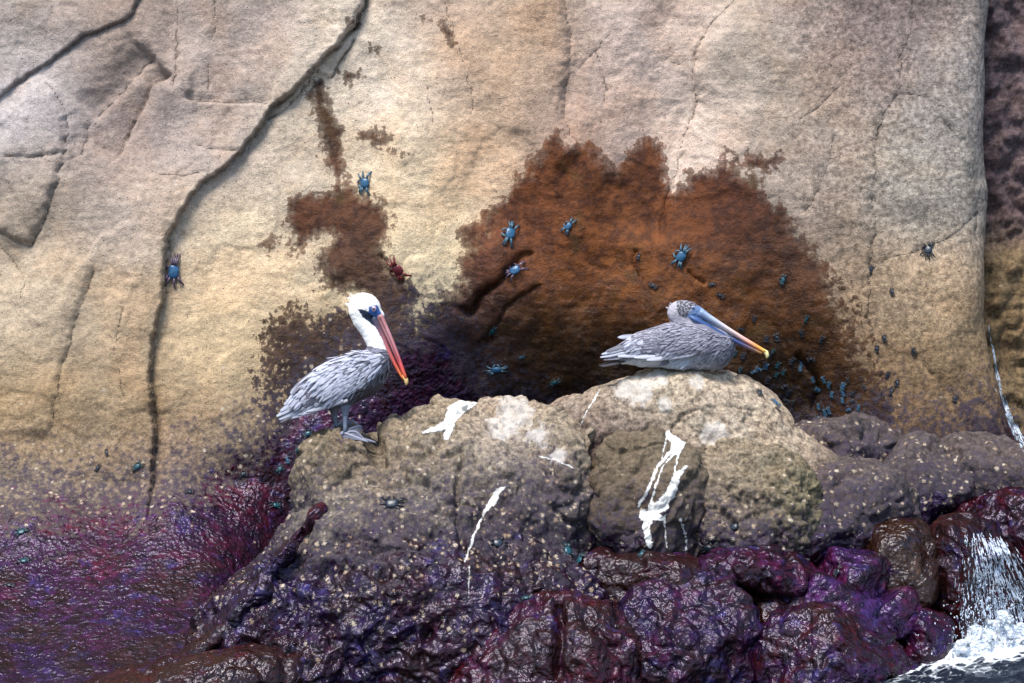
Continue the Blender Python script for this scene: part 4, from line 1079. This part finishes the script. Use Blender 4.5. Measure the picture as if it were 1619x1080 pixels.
REST = dict(origin=(1072, 583), seed=9, nw=.70, axis=14, bw=1.0, wt=.36,
    body=[(985, 564, 9), (1015, 556, 22), (1055, 547, 33), (1105, 547, 36), (1128, 551, 32)],
    neck=[(1140, 540, 21), (1132, 527, 15), (1104, 512, 14), (1076, 501, 14), (1070, 492, 15)],
    head=(1083, 487, 25, 16.5, 14, 8), face=[(1094, 487, 11), (1108, 491, 8)],
    thighs=[[(1060, 566, 14, -.05), (1080, 570, 12, -.055)], [(1060, 566, 14, .05), (1080, 570, 12, .055)]],
    paint=paint_resting, wing_col=MIDG * .8,
    wing=[(1138, 540, 15, .085), (1105, 534, 25, .108), (1060, 534, 28, .112), (1015, 540, 20, .085), (985, 549, 11, .055)],
    droop=lambda px, py: .10 + .35 * max(0, min(1, (py - 520) / 40)),
    layers=[([(985, 560), (1000, 545), (1040, 572), (1120, 570), (1150, 580), (1120, 590), (1030, 586)], (5, 4.5), 13, 4.2, 'pale'),
            ([(1120, 560), (1150, 526), (1162, 530), (1168, 550), (1155, 575), (1125, 588), (1080, 580), (1100, 560)], (3.8, 3.6), 9, 2.4, 'breast'),
            ([(960, 552), (985, 528), (1010, 525), (1050, 545), (1100, 552), (1080, 566), (1020, 560)], (7, 6), 30, 8, 'covert'),
            ([(978, 530), (1010, 510), (1060, 508), (1110, 530), (1150, 545), (1130, 556), (1060, 556), (1000, 546)], (5.5, 4.6), 15, 5.5, 'scale'),
            ([(1000, 516), (1044, 500), (1100, 512), (1150, 530), (1156, 545), (1100, 540), (1040, 530), (1000, 532)], (4.2, 3.6), 9, 3.6, 'scale')],
    flight=[(1010, 528, 976, 530, .07, .06, 9, .8), (1015, 534, 957, 552, .085, .05, 8, .35), (1012, 540, 950, 557, .09, .04, 8, .95), (1015, 546, 948, 562, .095, .035, 8, 1.05), (1030, 552, 953, 566, .10, .035, 8, .5), (1050, 556, 975, 560, .115, .07, 9, .95), (1070, 557, 1000, 562, .12, .10, 9, 1.0), (1095, 556, 1020, 566, .125, .115, 9, .9)],
    tail=[(990, 566, 950, 577, -.06, 13, .18), (990, 566, 946, 576, -.03, 13, .15), (990, 565, 945, 574, 0, 13, .2), (990, 566, 946, 576, .03, 13, .15), (990, 566, 950, 577, .06, 13, .18)],
    bill=dict(a=(1105, 489), b=(1212, 553), bend=1.0, uh=([0, .12, .5, .9, 1], [8, 6.5, 4.6, 3.4, 2.8]), uw=([0, .2, .5, .7, .92, 1], [13, 14, 10, 7, 6.2, 4.5]),
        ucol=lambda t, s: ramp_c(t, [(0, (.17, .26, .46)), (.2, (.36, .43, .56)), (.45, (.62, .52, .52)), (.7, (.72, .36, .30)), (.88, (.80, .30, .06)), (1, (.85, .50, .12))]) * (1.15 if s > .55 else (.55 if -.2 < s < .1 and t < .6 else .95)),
        nail=[(1208, 550, 2.6, 4), (1213, 554, 3.8, 4.6), (1215, 559, 3.2, 3.6), (1213.5, 563, 1.4, 1.6)], nailcol=np.array((.84, .74, .36)),
        la=(1088, 495), lb=(1206, 555), lbend=3.0, lh=([0, .1, .5, .9, 1], [4, 6.5, 5.5, 3.0, 2]), lw=([0, .08, .45, .75, 1], [12, 17, 16, 8, 3.2]),
        lcol=lambda t, s: ramp_c(t, [(0, (.05, .10, .24)), (.3, (.03, .07, .20)), (.7, (.04, .06, .17)), (.9, (.20, .10, .10)), (1, (.6, .3, .1))])),
    eye=(1095, 483, 3.6, .04), eyecol=(.20, .26, .42), crest=[(1059, 483, -1, -.1, 5), (1063, 478, -.9, -.3, 5), (1058, 490, -1, .2, 4)], crestcol=(.35, .33, .38))

def surf(o, px, py):
    a, d = ray(px, py)
    ok, loc, nor, _ = o.ray_cast(a, d)
    return (loc, nor) if ok else (None, None)

bpy.context.view_layer.update()
# --- standing bird: placed so that the feet meet the knob of the big boulder
def top_of(o, x, y):
    ok, loc, nor, _ = o.ray_cast(Vector((x, y, 4.0)), Vector((0, 0, -1)))
    return loc.z if ok else None
P_STAND, BODY_S, LS = make_pelican(STAND)
foot_y = -0.10
gx = W(547, 684, foot_y)
gz = top_of(B_LEFT, gx[0], foot_y)
P_STAND.location = (gx[0], foot_y, gx[2])
print('stand ground', gx[2], gz)
tag(P_STAND, 'standing grey pelican with white head and red bill on the lumpy boulder', 'pelican')
LEGC = np.array((.15, .18, .25)); WEBC = np.array((.20, .21, .28))
for (ax_, ay_, yl, kx, ky, reach) in ((547, 652, -.055, 547, 676, 1.0), (527, 654, .06, 531, 673, .9)):
    x0, z0 = LS(ax_, ay_); x1, z1 = LS(kx, ky)
    wx, wy = P_STAND.location.x + x1, foot_y + yl
    g = top_of(B_LEFT, wx, wy)
    zg = (g if g is not None else gx[2]) - P_STAND.location.z + .008
    a = Acc(); Vt, Ft = tube([(x0, yl, z0 + .02), ((x0 * 2 + x1) / 3, yl, z0 + (zg - z0) / 3), ((x0 + 2 * x1) / 3, yl, z0 + (zg - z0) * .66), (x1, yl, zg + .004)], [.017, .0125, .0105, .0125], 10)
    a.add(Vt, Ft, LEGC); leg = acc_build(a, 'leg', M_SKIN, P_STAND)
    # webbed foot: four toes joined by web, draped on the rock
    toes = [(math.radians(t), ln * reach) for t, ln in ((-40, .12), (-8, .165), (24, .14), (95, .07))]
    nr = 9; rows = []
    fan = []
    for i in range(len(toes) - 1):
        for q in range(6):
            t = q / 6; an = toes[i][0] * (1 - t) + toes[i + 1][0] * t
            ln = (toes[i][1] * (1 - t) + toes[i + 1][1] * t) * (1 - .22 * math.sin(math.pi * t))
            fan.append((an, ln, max(0, 1 - 4 * min(t, 1 - t))))
    fan.append((toes[-1][0], toes[-1][1], 1))
    Vf, Cf = [], []
    for an, ln, ridge in fan:
        for r in range(nr):
            q = r / (nr - 1)
            X = x1 - .012 + math.cos(an) * ln * q; Yl = yl - math.sin(an) * ln * q
            g = top_of(B_LEFT, P_STAND.location.x + X, foot_y + Yl)
            zz = (g - P_STAND.location.z) if g is not None else zg
            zz = min(max(zz, zg - .30 * ln * q - .004), zg + .25 * ln * q + .004)
            Vf.append((X, Yl, zz + .003 + .005 * ridge * (1 - .5 * q))); Cf.append(WEBC * (1.0 if ridge > .5 else .55))
    m_ = len(fan)
    a = Acc(); a.add(Vf, grid_faces(m_, nr), np.array(Cf))
    for ti in (0, 6, 12, 18):                       # toes with claws along the web
        tp = [np.array(Vf[ti * nr + r]) + [0, 0, .003] for r in range(nr)]
        tp.append(tp[-1] + (tp[-1] - tp[-2]) * .55 - [0, 0, .006])
        Vt, Ft = tube(tp, [.0085, .008, .0065, .0075, .006, .0065, .0055, .006, .0045, .001], 7)
        a.add(Vt, Ft, WEBC * np.array((1.15, 1.15, 1.1)))
    fo = acc_build(a, 'foot', M_SKIN, leg)
    
# --- resting bird: belly settles on the crown of the smooth boulder
P_REST, BODY_R, LR = make_pelican(REST)
rest_y = 0.14
gr = W(1072, 583, rest_y)
P_REST.location = (gr[0], gr[1], gr[2] - .010)
print('rest ground', gr[2], top_of(B_RIGHT, gr[0], rest_y))
tag(P_REST, 'resting grey-brown pelican with neck folded back on the smooth boulder', 'pelican')

# ------------------------------------------------------------------ white droppings on the boulders
def guano_mat():
    m = Mat('guano'); n = m.noise(45, 5, .65)
    th = m.attr('thick')
    a = m.ss(.05, .75, m.math('ADD', m.math('MULTIPLY', th, .28), m.math('MULTIPLY', m.math('SUBTRACT', n, .38), 1.6)))
    return m.out(Base_Color=m.mix(n, (.52, .51, .49), (.76, .75, .73)), Roughness=.7, Alpha=a, Normal=m.bump(n, .005))
M_GUANO = guano_mat()
def guano(o, strokes, seed, dens=1.0):
    """strokes: polylines of (px, py, half width px)"""
    A = np.concatenate([np.array(s, float) for s in strokes])
    lo = A[:, :2].min(0) - 12; hi = A[:, :2].max(0) + 12
    st = 0.9
    us = np.arange(lo[0], hi[0], st); vs = np.arange(lo[1], hi[1], st)
    U, Vv = np.meshgrid(us, vs, indexing='ij'); sh = U.shape
    Pn = np.stack([U.ravel() * PX, 0 * U.ravel() + seed, Vv.ravel() * PX], 1)
    w1 = fbm(Pn, .03, 3, seed) * 2.2; w2 = fbm(Pn, .03, 3, seed + 7) * 2.2; rag = fbm(Pn, .012, 3, seed + 3) * 2.4
    best = np.full(U.size, -1e9)
    for s in strokes:
        for (a, b) in zip(s[:-1], s[1:]):
            ex, ey = b[0] - a[0], b[1] - a[1]; wx, wy = U.ravel() + w1 - a[0], Vv.ravel() + w2 - a[1]
            t = np.clip((wx * ex + wy * ey) / (ex * ex + ey * ey + 1e-9), 0, 1)
            best = np.maximum(best, (a[2] + (b[2] - a[2]) * t) - np.hypot(wx - ex * t, wy - ey * t))
    m = (best + rag * dens) > -.8
    idx = np.full(U.size, -1); pts = []; thk = []
    for i in np.nonzero(m)[0]:
        loc, nor = surf(o, float(U.flat[i]), float(Vv.flat[i]))
        if loc is None: continue
        idx[i] = len(pts); pts.append(loc + nor * .0032); thk.append((best + rag * dens)[i])
    I = idx.reshape(sh)
    F = np.stack([I[:-1, :-1], I[:-1, 1:], I[1:, 1:], I[1:, :-1]], -1).reshape(-1, 4)
    F = F[(F >= 0).all(1)]
    V = np.array([tuple(p) for p in pts])
    ed = np.linalg.norm(V[F[:, 0]] - V[F[:, 2]], axis=1); F = F[ed < .05]
    return mesh_np('guano_streak', V, F, M_GUANO, o, dict(thick=np.array(thk)))
guano(B_LEFT, [[(735,640,10),(718,652,13),(708,670,9),(690,678,5),(668,684,2)], [(718,655,8),(706,690,6)], [(745,642,4),(752,638,3)]], 3)
guano(B_LEFT, [[(802,769,1.2),(788,776,5),(778,792,5),(764,815,2.6),(750,845,2.2),(738,880,2.4),(735,888,2)], [(788,780,4),(780,800,2)]], 5, .7)
guano(B_LEFT, [[(742,896,1),(741,920,1.3),(742,940,.9)]], 6, .5)
guano(B_LEFT, [[(852,722,1.6),(880,728,1.4),(905,740,1.6)]], 8, .8)
guano(B_RIGHT, [[(948,617,1.2),(940,632,1.8),(928,650,1.4),(914,682,1.1)]], 9, .6)
guano(B_DOME, [[(1056,686,6),(1084,686,6)], [(1060,690,8),(1074,694,13),(1068,712,9)], [(1062,712,4),(1040,738,2.5),(1024,775,3.2),(1010,800,2.4)], [(1068,715,3),(1048,738,1.5),(1038,765,2),(1028,800,1.8)], [(1074,712,2.4),(1066,748,1.6),(1056,790,1.8)], [(1054,690,1.8),(1046,725,1.6)]], 11, .6)
guano(B_DOME, [[(1086,738,2),(1070,752,6),(1060,780,8),(1044,800,9),(1026,815,10),(1022,835,6)], [(1034,805,12),(1050,800,8)], [(1022,830,6),(1026,862,5)], [(1050,815,2.2),(1054,866,1.2)], [(1075,820,2.2),(1084,845,2),(1084,878,1.3)], [(1020,815,10),(1046,818,5)]], 13, 1.6)
# ------------------------------------------------------------------ crabs
def crab_mats(name, shell, leg):
    return simple_mat(name + '_shell', shell, .28, .7, 90, .002), simple_mat(name + '_leg', leg, .35, .75, 110, .002)
CM = dict(blue=crab_mats('blue_crab', (.020, .085, .17), (.040, .095, .14)), red=crab_mats('red_crab', (.14, .022, .03), (.13, .012, .014)),
          dark=crab_mats('dark_crab', (.014, .022, .035), (.020, .018, .024)), teal=crab_mats('teal_crab', (.010, .062, .085), (.012, .035, .045)),
          bluered=crab_mats('blue_red_crab', (.020, .085, .19), (.08, .055, .09)))
def crab_parts():
    """local frame: x sideways, y forward, z away from the rock; carapace 6 cm wide"""
    out = []
    nu, nv = 20, 7; V = []; F = []
    for i in range(nv + 1):
        t = i / nv; th = math.pi * (t - .5)
        for j in range(nu):
            ph = 2 * math.pi * j / nu
            r = math.cos(th) ** .7
            x = .035 * r * math.copysign(abs(math.cos(ph)) ** .75, math.cos(ph)); y = .030 * r * math.copysign(abs(math.sin(ph)) ** .8, math.sin(ph))
            x *= 1 + .12 * (y / .025); z = .017 + .0125 * math.sin(th) * (1 if th > 0 else .8) - .06 * abs(x) ** 1.6
            V.append((x, y, z))
    for i in range(nv):
        for j in range(nu): F.append((i * nu + j, i * nu + (j + 1) % nu, (i + 1) * nu + (j + 1) % nu, (i + 1) * nu + j))
    out.append(('carapace', np.array(V), np.array(F), 0))
    for s in (-1, 1):
        for k, (y0, y1, y2, rch) in enumerate(((.016, .034, .046, .92), (.006, .016, .020, 1.08), (-.006, -.012, -.020, 1.08), (-.016, -.034, -.052, .95))):
            pts = [(s * .022, y0, .015), (s * .044 * rch, (y0 + y1) / 2, .027), (s * .058 * rch, y1, .019), (s * .070 * rch, (y1 + y2) / 2, .008), (s * .080 * rch, y2, -.001)]
            Vt, Ft = tube(pts, [.0055, .0078, .0058, .0044, .0016], 6, .75)
            out.append(('leg', Vt, Ft, 1))
        Vt, Ft = tube([(s * .016, .020, .014), (s * .024, .032, .017), (s * .017, .042, .014), (s * .010, .050, .011), (s * .005, .055, .008)], [.004, .0055, .0075, .0055, .0015], 7)
        out.append(('claw', Vt, Ft, 1))
        Vt, Ft = tube([(s * .011, .022, .020), (s * .013, .027, .026)], [.002, .003], 6)
        out.append(('eye', Vt, Ft, 1))
    return out
PARTS = crab_parts()
BIG = {}; SMALL = {}
def part_mesh(col, i):
    if (col, i) not in BIG:
        n, V, F, mi = PARTS[i]
        BIG[(col, i)] = mesh_np(n, V, fix_quads(F), CM[col][mi], link=False)
    return BIG[(col, i)]
def small_mesh(col):
    if col not in SMALL:
        Vs, Fs, n, mi = [], [], 0, []
        for nm, V, F, k in PARTS:
            Vs.append(V); Fs.append(F + n); n += len(V); mi += [k] * len(F)
        Fa = np.concatenate(Fs); mi = np.array(mi); tri = Fa[:, 2] == Fa[:, 3]
        me = mesh_np('crab', np.concatenate(Vs), fix_quads(Fa), CM[col][0], link=False)
        me.materials.append(CM[col][1])
        me.polygons.foreach_set('material_index', np.concatenate([mi[~tri], mi[tri]]).astype(np.int32))
        SMALL[col] = me
    return SMALL[col]
dg = bpy.context.evaluated_depsgraph_get()
SOLID = {o.name for o in SC.objects if o.type == 'MESH' and o.parent is None}
def first_rock(px, py):
    a, d = ray(px, py)
    for _ in range(12):
        ok, loc, nor, _, ob, _ = SC.ray_cast(dg, a, d)
        if not ok: return None
        if ob.name in SOLID: return loc, nor, ob
        a = loc + d * .002
    return None
def place_crab(px, py, ang, size, col, label, group=None, detail=True):
    dg.update()
    h = first_rock(px, py)
    if h is None: return
    loc, nor, ob = h
    # average the slope a little
    ns = [nor]
    for dx, dy in ((6, 0), (-6, 0), (0, 6), (0, -6)):
        q = first_rock(px + dx, py + dy)
        if q and (q[0] - loc).length < .08: ns.append(q[1])
    n = sum(ns, Vector()) / len(ns); n.normalize()
    a = Vector((math.cos(math.radians(ang)), 0, math.sin(math.radians(ang)))); a = (a - n * a.dot(n)).normalized()
    b = n.cross(a)
    M = Matrix((a, b, n)).transposed().to_4x4()
    sc = size / 40.0                    # size: overall leg span in photo pixels; the model spans about 0.16 m
    if detail:
        o = empty('crab', (0, 0, 0))
        for i in range(len(PARTS)):
            c = bpy.data.objects.new(PARTS[i][0], part_mesh(col, i)); COL.objects.link(c); c.parent = o
            if PARTS[i][0] == 'leg': c.rotation_euler.z = random.uniform(-.34, .34)
    else:
        o = bpy.data.objects.new('crab', small_mesh(col)); COL.objects.link(o)
    o.matrix_world = Matrix.Translation(loc - n * .001) @ M @ Matrix.Diagonal((sc * random.uniform(.78, .95), sc * random.uniform(.68, .92), sc * .85, 1))
    return tag(o, label, 'crab', group)
bpy.context.view_layer.update(); dg = bpy.context.evaluated_depsgraph_get()
for (px, py, an, sz, col, lab) in [
    (578, 290, 95, 44, 'blue', 'blue crab on cream rock beside the narrow upper end of brown stain'),
    (275, 430, 85, 54, 'bluered', 'bright blue crab with purple legs clinging beside the long vertical crack'),
    (630, 425, 122, 48, 'red', 'dark red crab on the cream rock edge above the white-headed pelican'),
    (806, 370, 78, 46, 'blue', 'pale blue crab on the brown stain, above the diagonal ledge crack'),
    (899, 358, 50, 30, 'blue', 'small blue crab highest on the big brown stain'),
    (815, 428, 30, 40, 'bluered', 'blue crab with reddish legs tucked under the diagonal ledge crack'),
    (1077, 406, 55, 42, 'blue', 'blue crab with spread legs on brown stain above the resting pelican'),
    (1468, 396, 80, 36, 'dark', 'dark spindly crab on the grey cliff bulge'),
    (778, 523, 70, 26, 'teal', 'small teal crab on the wet brown rock between the two pelicans'),
    (785, 584, 5, 34, 'blue', 'blue crab sprawled low on the dark wet rock between the two pelicans'),
    (825, 565, 20, 14, 'teal', 'tiny teal crab above the sprawled blue one on dark wet rock'),
    (877, 605, 40, 20, 'teal', 'small dark teal crab in the black hollow behind the boulders'),
    (1033, 452, 150, 18, 'dark', 'small dark crab left of the resting pelican head on brown stain'),
    (1126, 450, 10, 16, 'dark', 'small dark crab above the resting pelican bill, upper of two'),
    (1139, 467, 145, 20, 'dark', 'small dark crab above the resting pelican bill, lower of two'),
    (1010, 406, 80, 16, 'dark', 'small black crab in a dent of the orange-brown rock'),
    (1238, 443, 80, 22, 'teal', 'lone small teal crab at right on the brown stain above the swarm'),
    (218, 738, 35, 26, 'teal', 'teal crab on speckled rock left of the long crack'),
    (155, 740, 60, 16, 'dark', 'small dark crab on speckled rock beside the teal one'),
    (169, 716, 110, 14, 'dark', 'tiny dark crab higher on the speckled rock near the teal one'),
    (300, 778, 10, 18, 'dark', 'small dark blue crab on the red algae below the long crack'),
    (38, 888, 10, 24, 'teal', 'dim teal crab on violet algae at the left cliff foot'),
    (34, 842, 20, 24, 'teal', 'dim teal crab beside a pale chip on the pinkish algae'),
    (15, 926, 0, 22, 'dark', 'dark crab lowest on the violet algae slope'),
    (487, 686, 20, 24, 'teal', 'teal crab on dark rock below the standing pelican tail'),
    (471, 712, 30, 15, 'teal', 'tiny teal crab on maroon rock left of the boulder knob, upper of three'),
    (455, 728, 110, 14, 'blue', 'tiny pale blue crab on maroon rock left of the boulder knob'),
    (443, 742, 40, 20, 'teal', 'small teal crab on maroon rock left of the boulder knob, lowest of three'),
    (436, 800, 5, 26, 'teal', 'teal crab spread flat on the dark violet rock by the boulder edge'),
    (385, 750, 10, 18, 'dark', 'small dark crab in the middle of the maroon patch'),
    (620, 798, 5, 40, 'dark', 'dark crab with orange legs flat on the lumpy tan boulder'),
    (787, 860, 5, 34, 'dark', 'dark green crab beside the long thin white streak'),
    (897, 872, 80, 30, 'teal', 'teal crab on the violet front of the lumpy boulder'),
    (918, 886, 75, 26, 'teal', 'dim blue crab next to the teal one on the violet boulder front'),
    (1162, 834, 20, 30, 'dark', 'black crab on the speckled flank right of the white splash'),
    (1122, 866, 5, 36, 'dark', 'black crab at the bottom edge right of the white drips'),
    (1325, 905, 15, 22, 'dark', 'dark crab on the blocky bright purple rock'),
    (832, 946, 10, 16, 'teal', 'tiny teal crab on top of the maroon dome'),
    (1015, 876, 70, 18, 'teal', 'small teal crab on the brown-topped wet ledge')]:
    place_crab(px, py, an, sz, col, lab, detail=sz >= 20)
SW = [(500,25,'d'),(945,25,'t'),(385,110,'d'),(605,195,'d'),(695,185,'D'),(905,150,'D'),(1075,200,'D'),(660,300,'t'),(635,340,'d'),(340,320,'t'),(405,340,'D'),(590,410,'d'),(540,450,'b'),(500,475,'b'),(600,430,'b'),(700,420,'t'),(380,460,'t'),(615,550,'D'),(690,500,'t'),(750,480,'t'),(820,385,'D'),(900,400,'b'),(893,445,'b'),(985,370,'D'),(1000,545,'b'),(1095,545,'b'),(1140,590,'b'),(1040,625,'b'),(1165,670,'b'),(1260,600,'B'),(1258,655,'b'),(1255,720,'b'),(1340,660,'d'),(1335,725,'d'),(1300,545,'d'),(1440,605,'d'),(1390,785,'b'),(1305,800,'b'),(1050,775,'b'),(1105,825,'b'),(1140,808,'b'),(1110,862,'b'),(1045,865,'d'),(760,600,'D'),(790,650,'d'),(780,720,'d'),(830,740,'d'),(680,740,'B'),(700,800,'d'),(545,655,'D')]
for (zx, zy, k) in SW:
    px, py = 1100 + zx / 5.397, 500 + zy / 5.397
    col = {'d': 'dark', 'D': 'dark', 't': 'teal', 'b': 'blue', 'B': 'blue'}[k]
    lab = {'dark': 'small black crab in the swarm on wet brown rock right of the resting pelican', 'teal': 'small dark teal crab in the swarm on wet brown rock right of the resting pelican', 'blue': 'small blue crab in the swarm on wet brown rock right of the resting pelican'}[col]
    place_crab(px, py, random.choice((80, 95, 70, 110, 20, 150)), (13 if k in 'dtb' else 17) * random.uniform(.9, 1.2), col, lab, {'dark': 'black crabs in the swarm', 'teal': 'teal crabs in the swarm', 'blue': 'blue crabs in the swarm'}[col], False)
for (px, py) in [(1377,426),(1411,462),(1399,535),(1386,552),(1445,556),(1404,593),(1410,619),(1419,606),(1510,630)]:
    place_crab(px, py, random.choice((85, 100, 70)), 17, 'dark', 'small black crab on the grey-tan cliff right of the brown stain', 'black crabs right of the stain', False)

# ------------------------------------------------------------------ sea, foam, falling water
def sea_mat():
    m = Mat('sea_water')
    foam = m.attr('foam')
    n = m.noise(9, 6, .65, dist=1.2, vec=m.stretch(m.coord(), (1, .55, 1)))
    lace = m.voro(16, feature='DISTANCE_TO_EDGE')
    f = m.ss(.44, .70, m.math('ADD', m.math('MULTIPLY', foam, .62), m.math('SUBTRACT', m.math('SUBTRACT', n, m.math('MULTIPLY', lace, .9)), .16)))
    c = m.mix(f, (.006, .012, .022), (.78, .84, .90))
    w1 = m.noise(3.0, 5, .6); w2 = m.noise(30, 4, .6)
    return m.out(Base_Color=c, Roughness=m.fmix(f, .06, .7), IOR=1.33, Normal=m.bump(m.math('ADD', w1, m.math('MULTIPLY', m.math('ADD', w2, f), .15)), .07))
def axis(a, b, step, far0, far1, n):
    m = np.arange(a, b, step)
    g = np.geomspace(step, 1, 40)
    left = a - np.geomspace(step, a - far0, n)[::-1]; right = m[-1] + np.geomspace(step, far1 - m[-1], n)
    return np.concatenate([left, m, right])
xs = axis(0.9, 3.3, .016, -4000, 4000, 40); ys = axis(-2.0, 0.4, .016, -4000, 2.5, 40)
X, Yg = np.meshgrid(xs, ys, indexing='ij'); nx, ny = X.shape; X = X.ravel(); Yg = Yg.ravel()
P = np.stack([X, Yg, 0 * X], 1)
near = np.exp(-(((X - 2.7) / .9) ** 2 + ((Yg + .9) / 1.0) ** 2))
fc = W(1585, 1020, -.35)
foam = 1.25 * np.exp(-(((X - fc[0]) / .42) ** 2 + ((Yg + .40) / .38) ** 2)) + .42 * np.exp(-(((X - 2.1) / .8) ** 2 + ((Yg + .8) / .45) ** 2))
Zs = -.10 + .16 * near + near * (.05 * fbm(P, .8, 3, 5) + .03 * fbm(P, .25, 4, 9, .55, True)) + .05 * near
Zs += np.clip(foam, 0, 1) * (.05 * np.abs(fbm(P, .12, 4, 15)) + .012 * fbm(P, .03, 2, 17)) + .12 * np.exp(-(((X - fc[0]) / .3) ** 2 + ((Yg + .30) / .25) ** 2))
sea = mesh_np('sea', np.stack([X, Yg, Zs], 1), grid_faces(nx, ny), sea_mat(), None, dict(foam=foam))
tag(sea, kind='structure', label='dark blue sea water churning white against the rocks')

def water_mat():
    m = Mat('white_water'); n = m.noise(80, 4)
    m.out(Base_Color=m.mix(n, (.34, .48, .70), (.80, .87, .95)), Roughness=.2, Alpha=m.math('MULTIPLY', m.ss(.32, .60, m.noise(40, 4, .65)), .9), Normal=m.bump(n, .003))
    return m.m
M_WATER = water_mat()
def foam_mat():
    m = Mat('foam'); n = m.noise(45, 6, .7); v = m.voro(60)
    al = m.ss(.36, .52, m.noise(22, 5, .7))
    return m.out(Base_Color=m.mix(n, (.50, .62, .78), (.88, .91, .95)), Roughness=.75, Alpha=al, Normal=m.bump(m.math('ADD', n, v), .02))
# heaped foam and spray where the fall meets the sea
fr = random.Random(5)
blobs = []
for i in range(150):
    px = fr.uniform(1512, 1690); py = 1046 - (fr.random() ** 1.4) * 74 * math.exp(-((px - 1585) / 62) ** 2); Y = fr.uniform(-.75, -.40)
    p = W(px, py, Y); blobs.append((p, fr.choice((.012, .018, .025, .035, .05))))
def ff(Pp):
    d = None
    for c, r in blobs:
        e = np.linalg.norm(Pp - c, axis=1) - r
        d = e if d is None else smin(d, e, .03)
    return d
bp = np.array([b[0] for b in blobs])
V, F = surface_nets(ff, bp.min(0) - .15, bp.max(0) + .15, .009, 1)
N = vert_normals(V, F)
V = V + N * (.022 * fbm(V, .08, 4, 3) + .018 * fbm(V, .03, 3, 7))[:, None]
M_FOAM = foam_mat()
fo = mesh_np('foam', V, F, M_FOAM)
tag(fo, 'heap of white sea foam at the foot of the small waterfall', kind='stuff')
a = Acc()
for i in range(520):
    px = fr.gauss(1572, 42); py = fr.gauss(992, 30)
    if px > 1680 or py > 1075: continue
    p = W(px, py, fr.uniform(-.75, -.45)); r = fr.uniform(.0015, .005)
    Vs, Fs = sphere(p, r, 6, 4, (1, 1, fr.uniform(.8, 1.8))); a.add(Vs, Fs, (.9, .93, .96))
sp = acc_build(a, 'water_spray', M_WATER, None)
tag(sp, 'fine white drops thrown up over the heap of foam', kind='stuff')

dg = bpy.context.evaluated_depsgraph_get()
def strand(acc, path, wpx, lift=.004):
    """ribbon of water hugging the rock along pixel points"""
    cur = []
    def flush():
        if len(cur) > 2:
            V = []; n = len(cur)
            for i, (p, nr, w) in enumerate(cur):
                t = cur[min(i + 1, n - 1)][0] - cur[max(i - 1, 0)][0]
                s = t.cross(nr); s.normalize(); e = math.sin(math.pi * (i + .5) / n) ** .6
                for j in (-1, 0, 1): V.append(tuple(p + s * (w * j * e * .5 * PX) + nr * (lift + (w * PX * .35 * e if j == 0 else -.003))))
            acc.add(V, np.array([(i * 3 + j, i * 3 + j + 1, i * 3 + j + 4, i * 3 + j + 3) for i in range(n - 1) for j in (0, 1)]), (.9, .93, .96))
        cur.clear()
    for (px, py) in path:
        h = first_rock(px, py)
        if h is None: flush(); continue
        if cur and (h[0] - cur[-1][0]).length > .06: flush()
        cur.append((h[0], h[1], wpx))
    flush()
SOLID.discard(fo.name); SOLID.discard(sp.name); SOLID.discard(sea.name)
wf = empty('waterfall', W(1565, 985, -.45))
tag(wf, 'small veil waterfall running over the dark red-brown rock into foam', 'waterfall')
a = Acc()
for i in range(620):
    t = fr.betavariate(2.0, 1.6) if i % 4 else fr.random() * .6; q = fr.random() ** .9
    px0 = 1522 + 62 * t + 6 * fr.gauss(0, 1); py0 = 838 + q * 130 + 26 * abs(t - .45) + (40 if i % 4 == 0 else 0)
    ln = fr.uniform(4, 22) * (.7 + .6 * t); dx = (t - .05) * .60
    strand(a, [(px0 + dx * k * ln / 5 + fr.uniform(-1.0, 1.0) + dx * (py0 - 840), py0 + k * ln / 5) for k in range(6)], fr.choice((.6, .8, 1.0, 1.3, 1.9)))
wo = acc_build(a, 'water_veil', M_WATER, None); tag(wo, kind='stuff')
wo.parent = wf; wo.matrix_parent_inverse = Matrix.Translation(-Vector(wf.location))
ws = empty('stream', W(1590, 640, .9))
tag(ws, 'thin white stream trickling down beside the smooth cliff edge', 'stream')
a = Acc()
base = np.array([(1561, 505), (1565, 530), (1569, 550), (1576, 590), (1586, 630), (1597, 662), (1610, 690), (1625, 716)], float)
for i in range(90):
    s0 = fr.random() ** .6; ln = fr.uniform(.06, .22); wdt = 1 + 15 * s0 ** 2
    off = fr.uniform(-1, 1)
    tt = np.linspace(s0 * .95, min(1, s0 * .95 + ln), 7)
    xx = np.interp(tt, np.linspace(0, 1, 8), base[:, 0]); yy = np.interp(tt, np.linspace(0, 1, 8), base[:, 1])
    strand(a, [(x + off * wdt * .6 + fr.uniform(-.6, .6), y + fr.uniform(-.5, .5)) for x, y in zip(xx, yy)], fr.choice((.6, .9, 1.5)))
wo = acc_build(a, 'trickle', M_WATER, None); tag(wo, kind='stuff')
wo.parent = ws; wo.matrix_parent_inverse = Matrix.Translation(-Vector(ws.location))
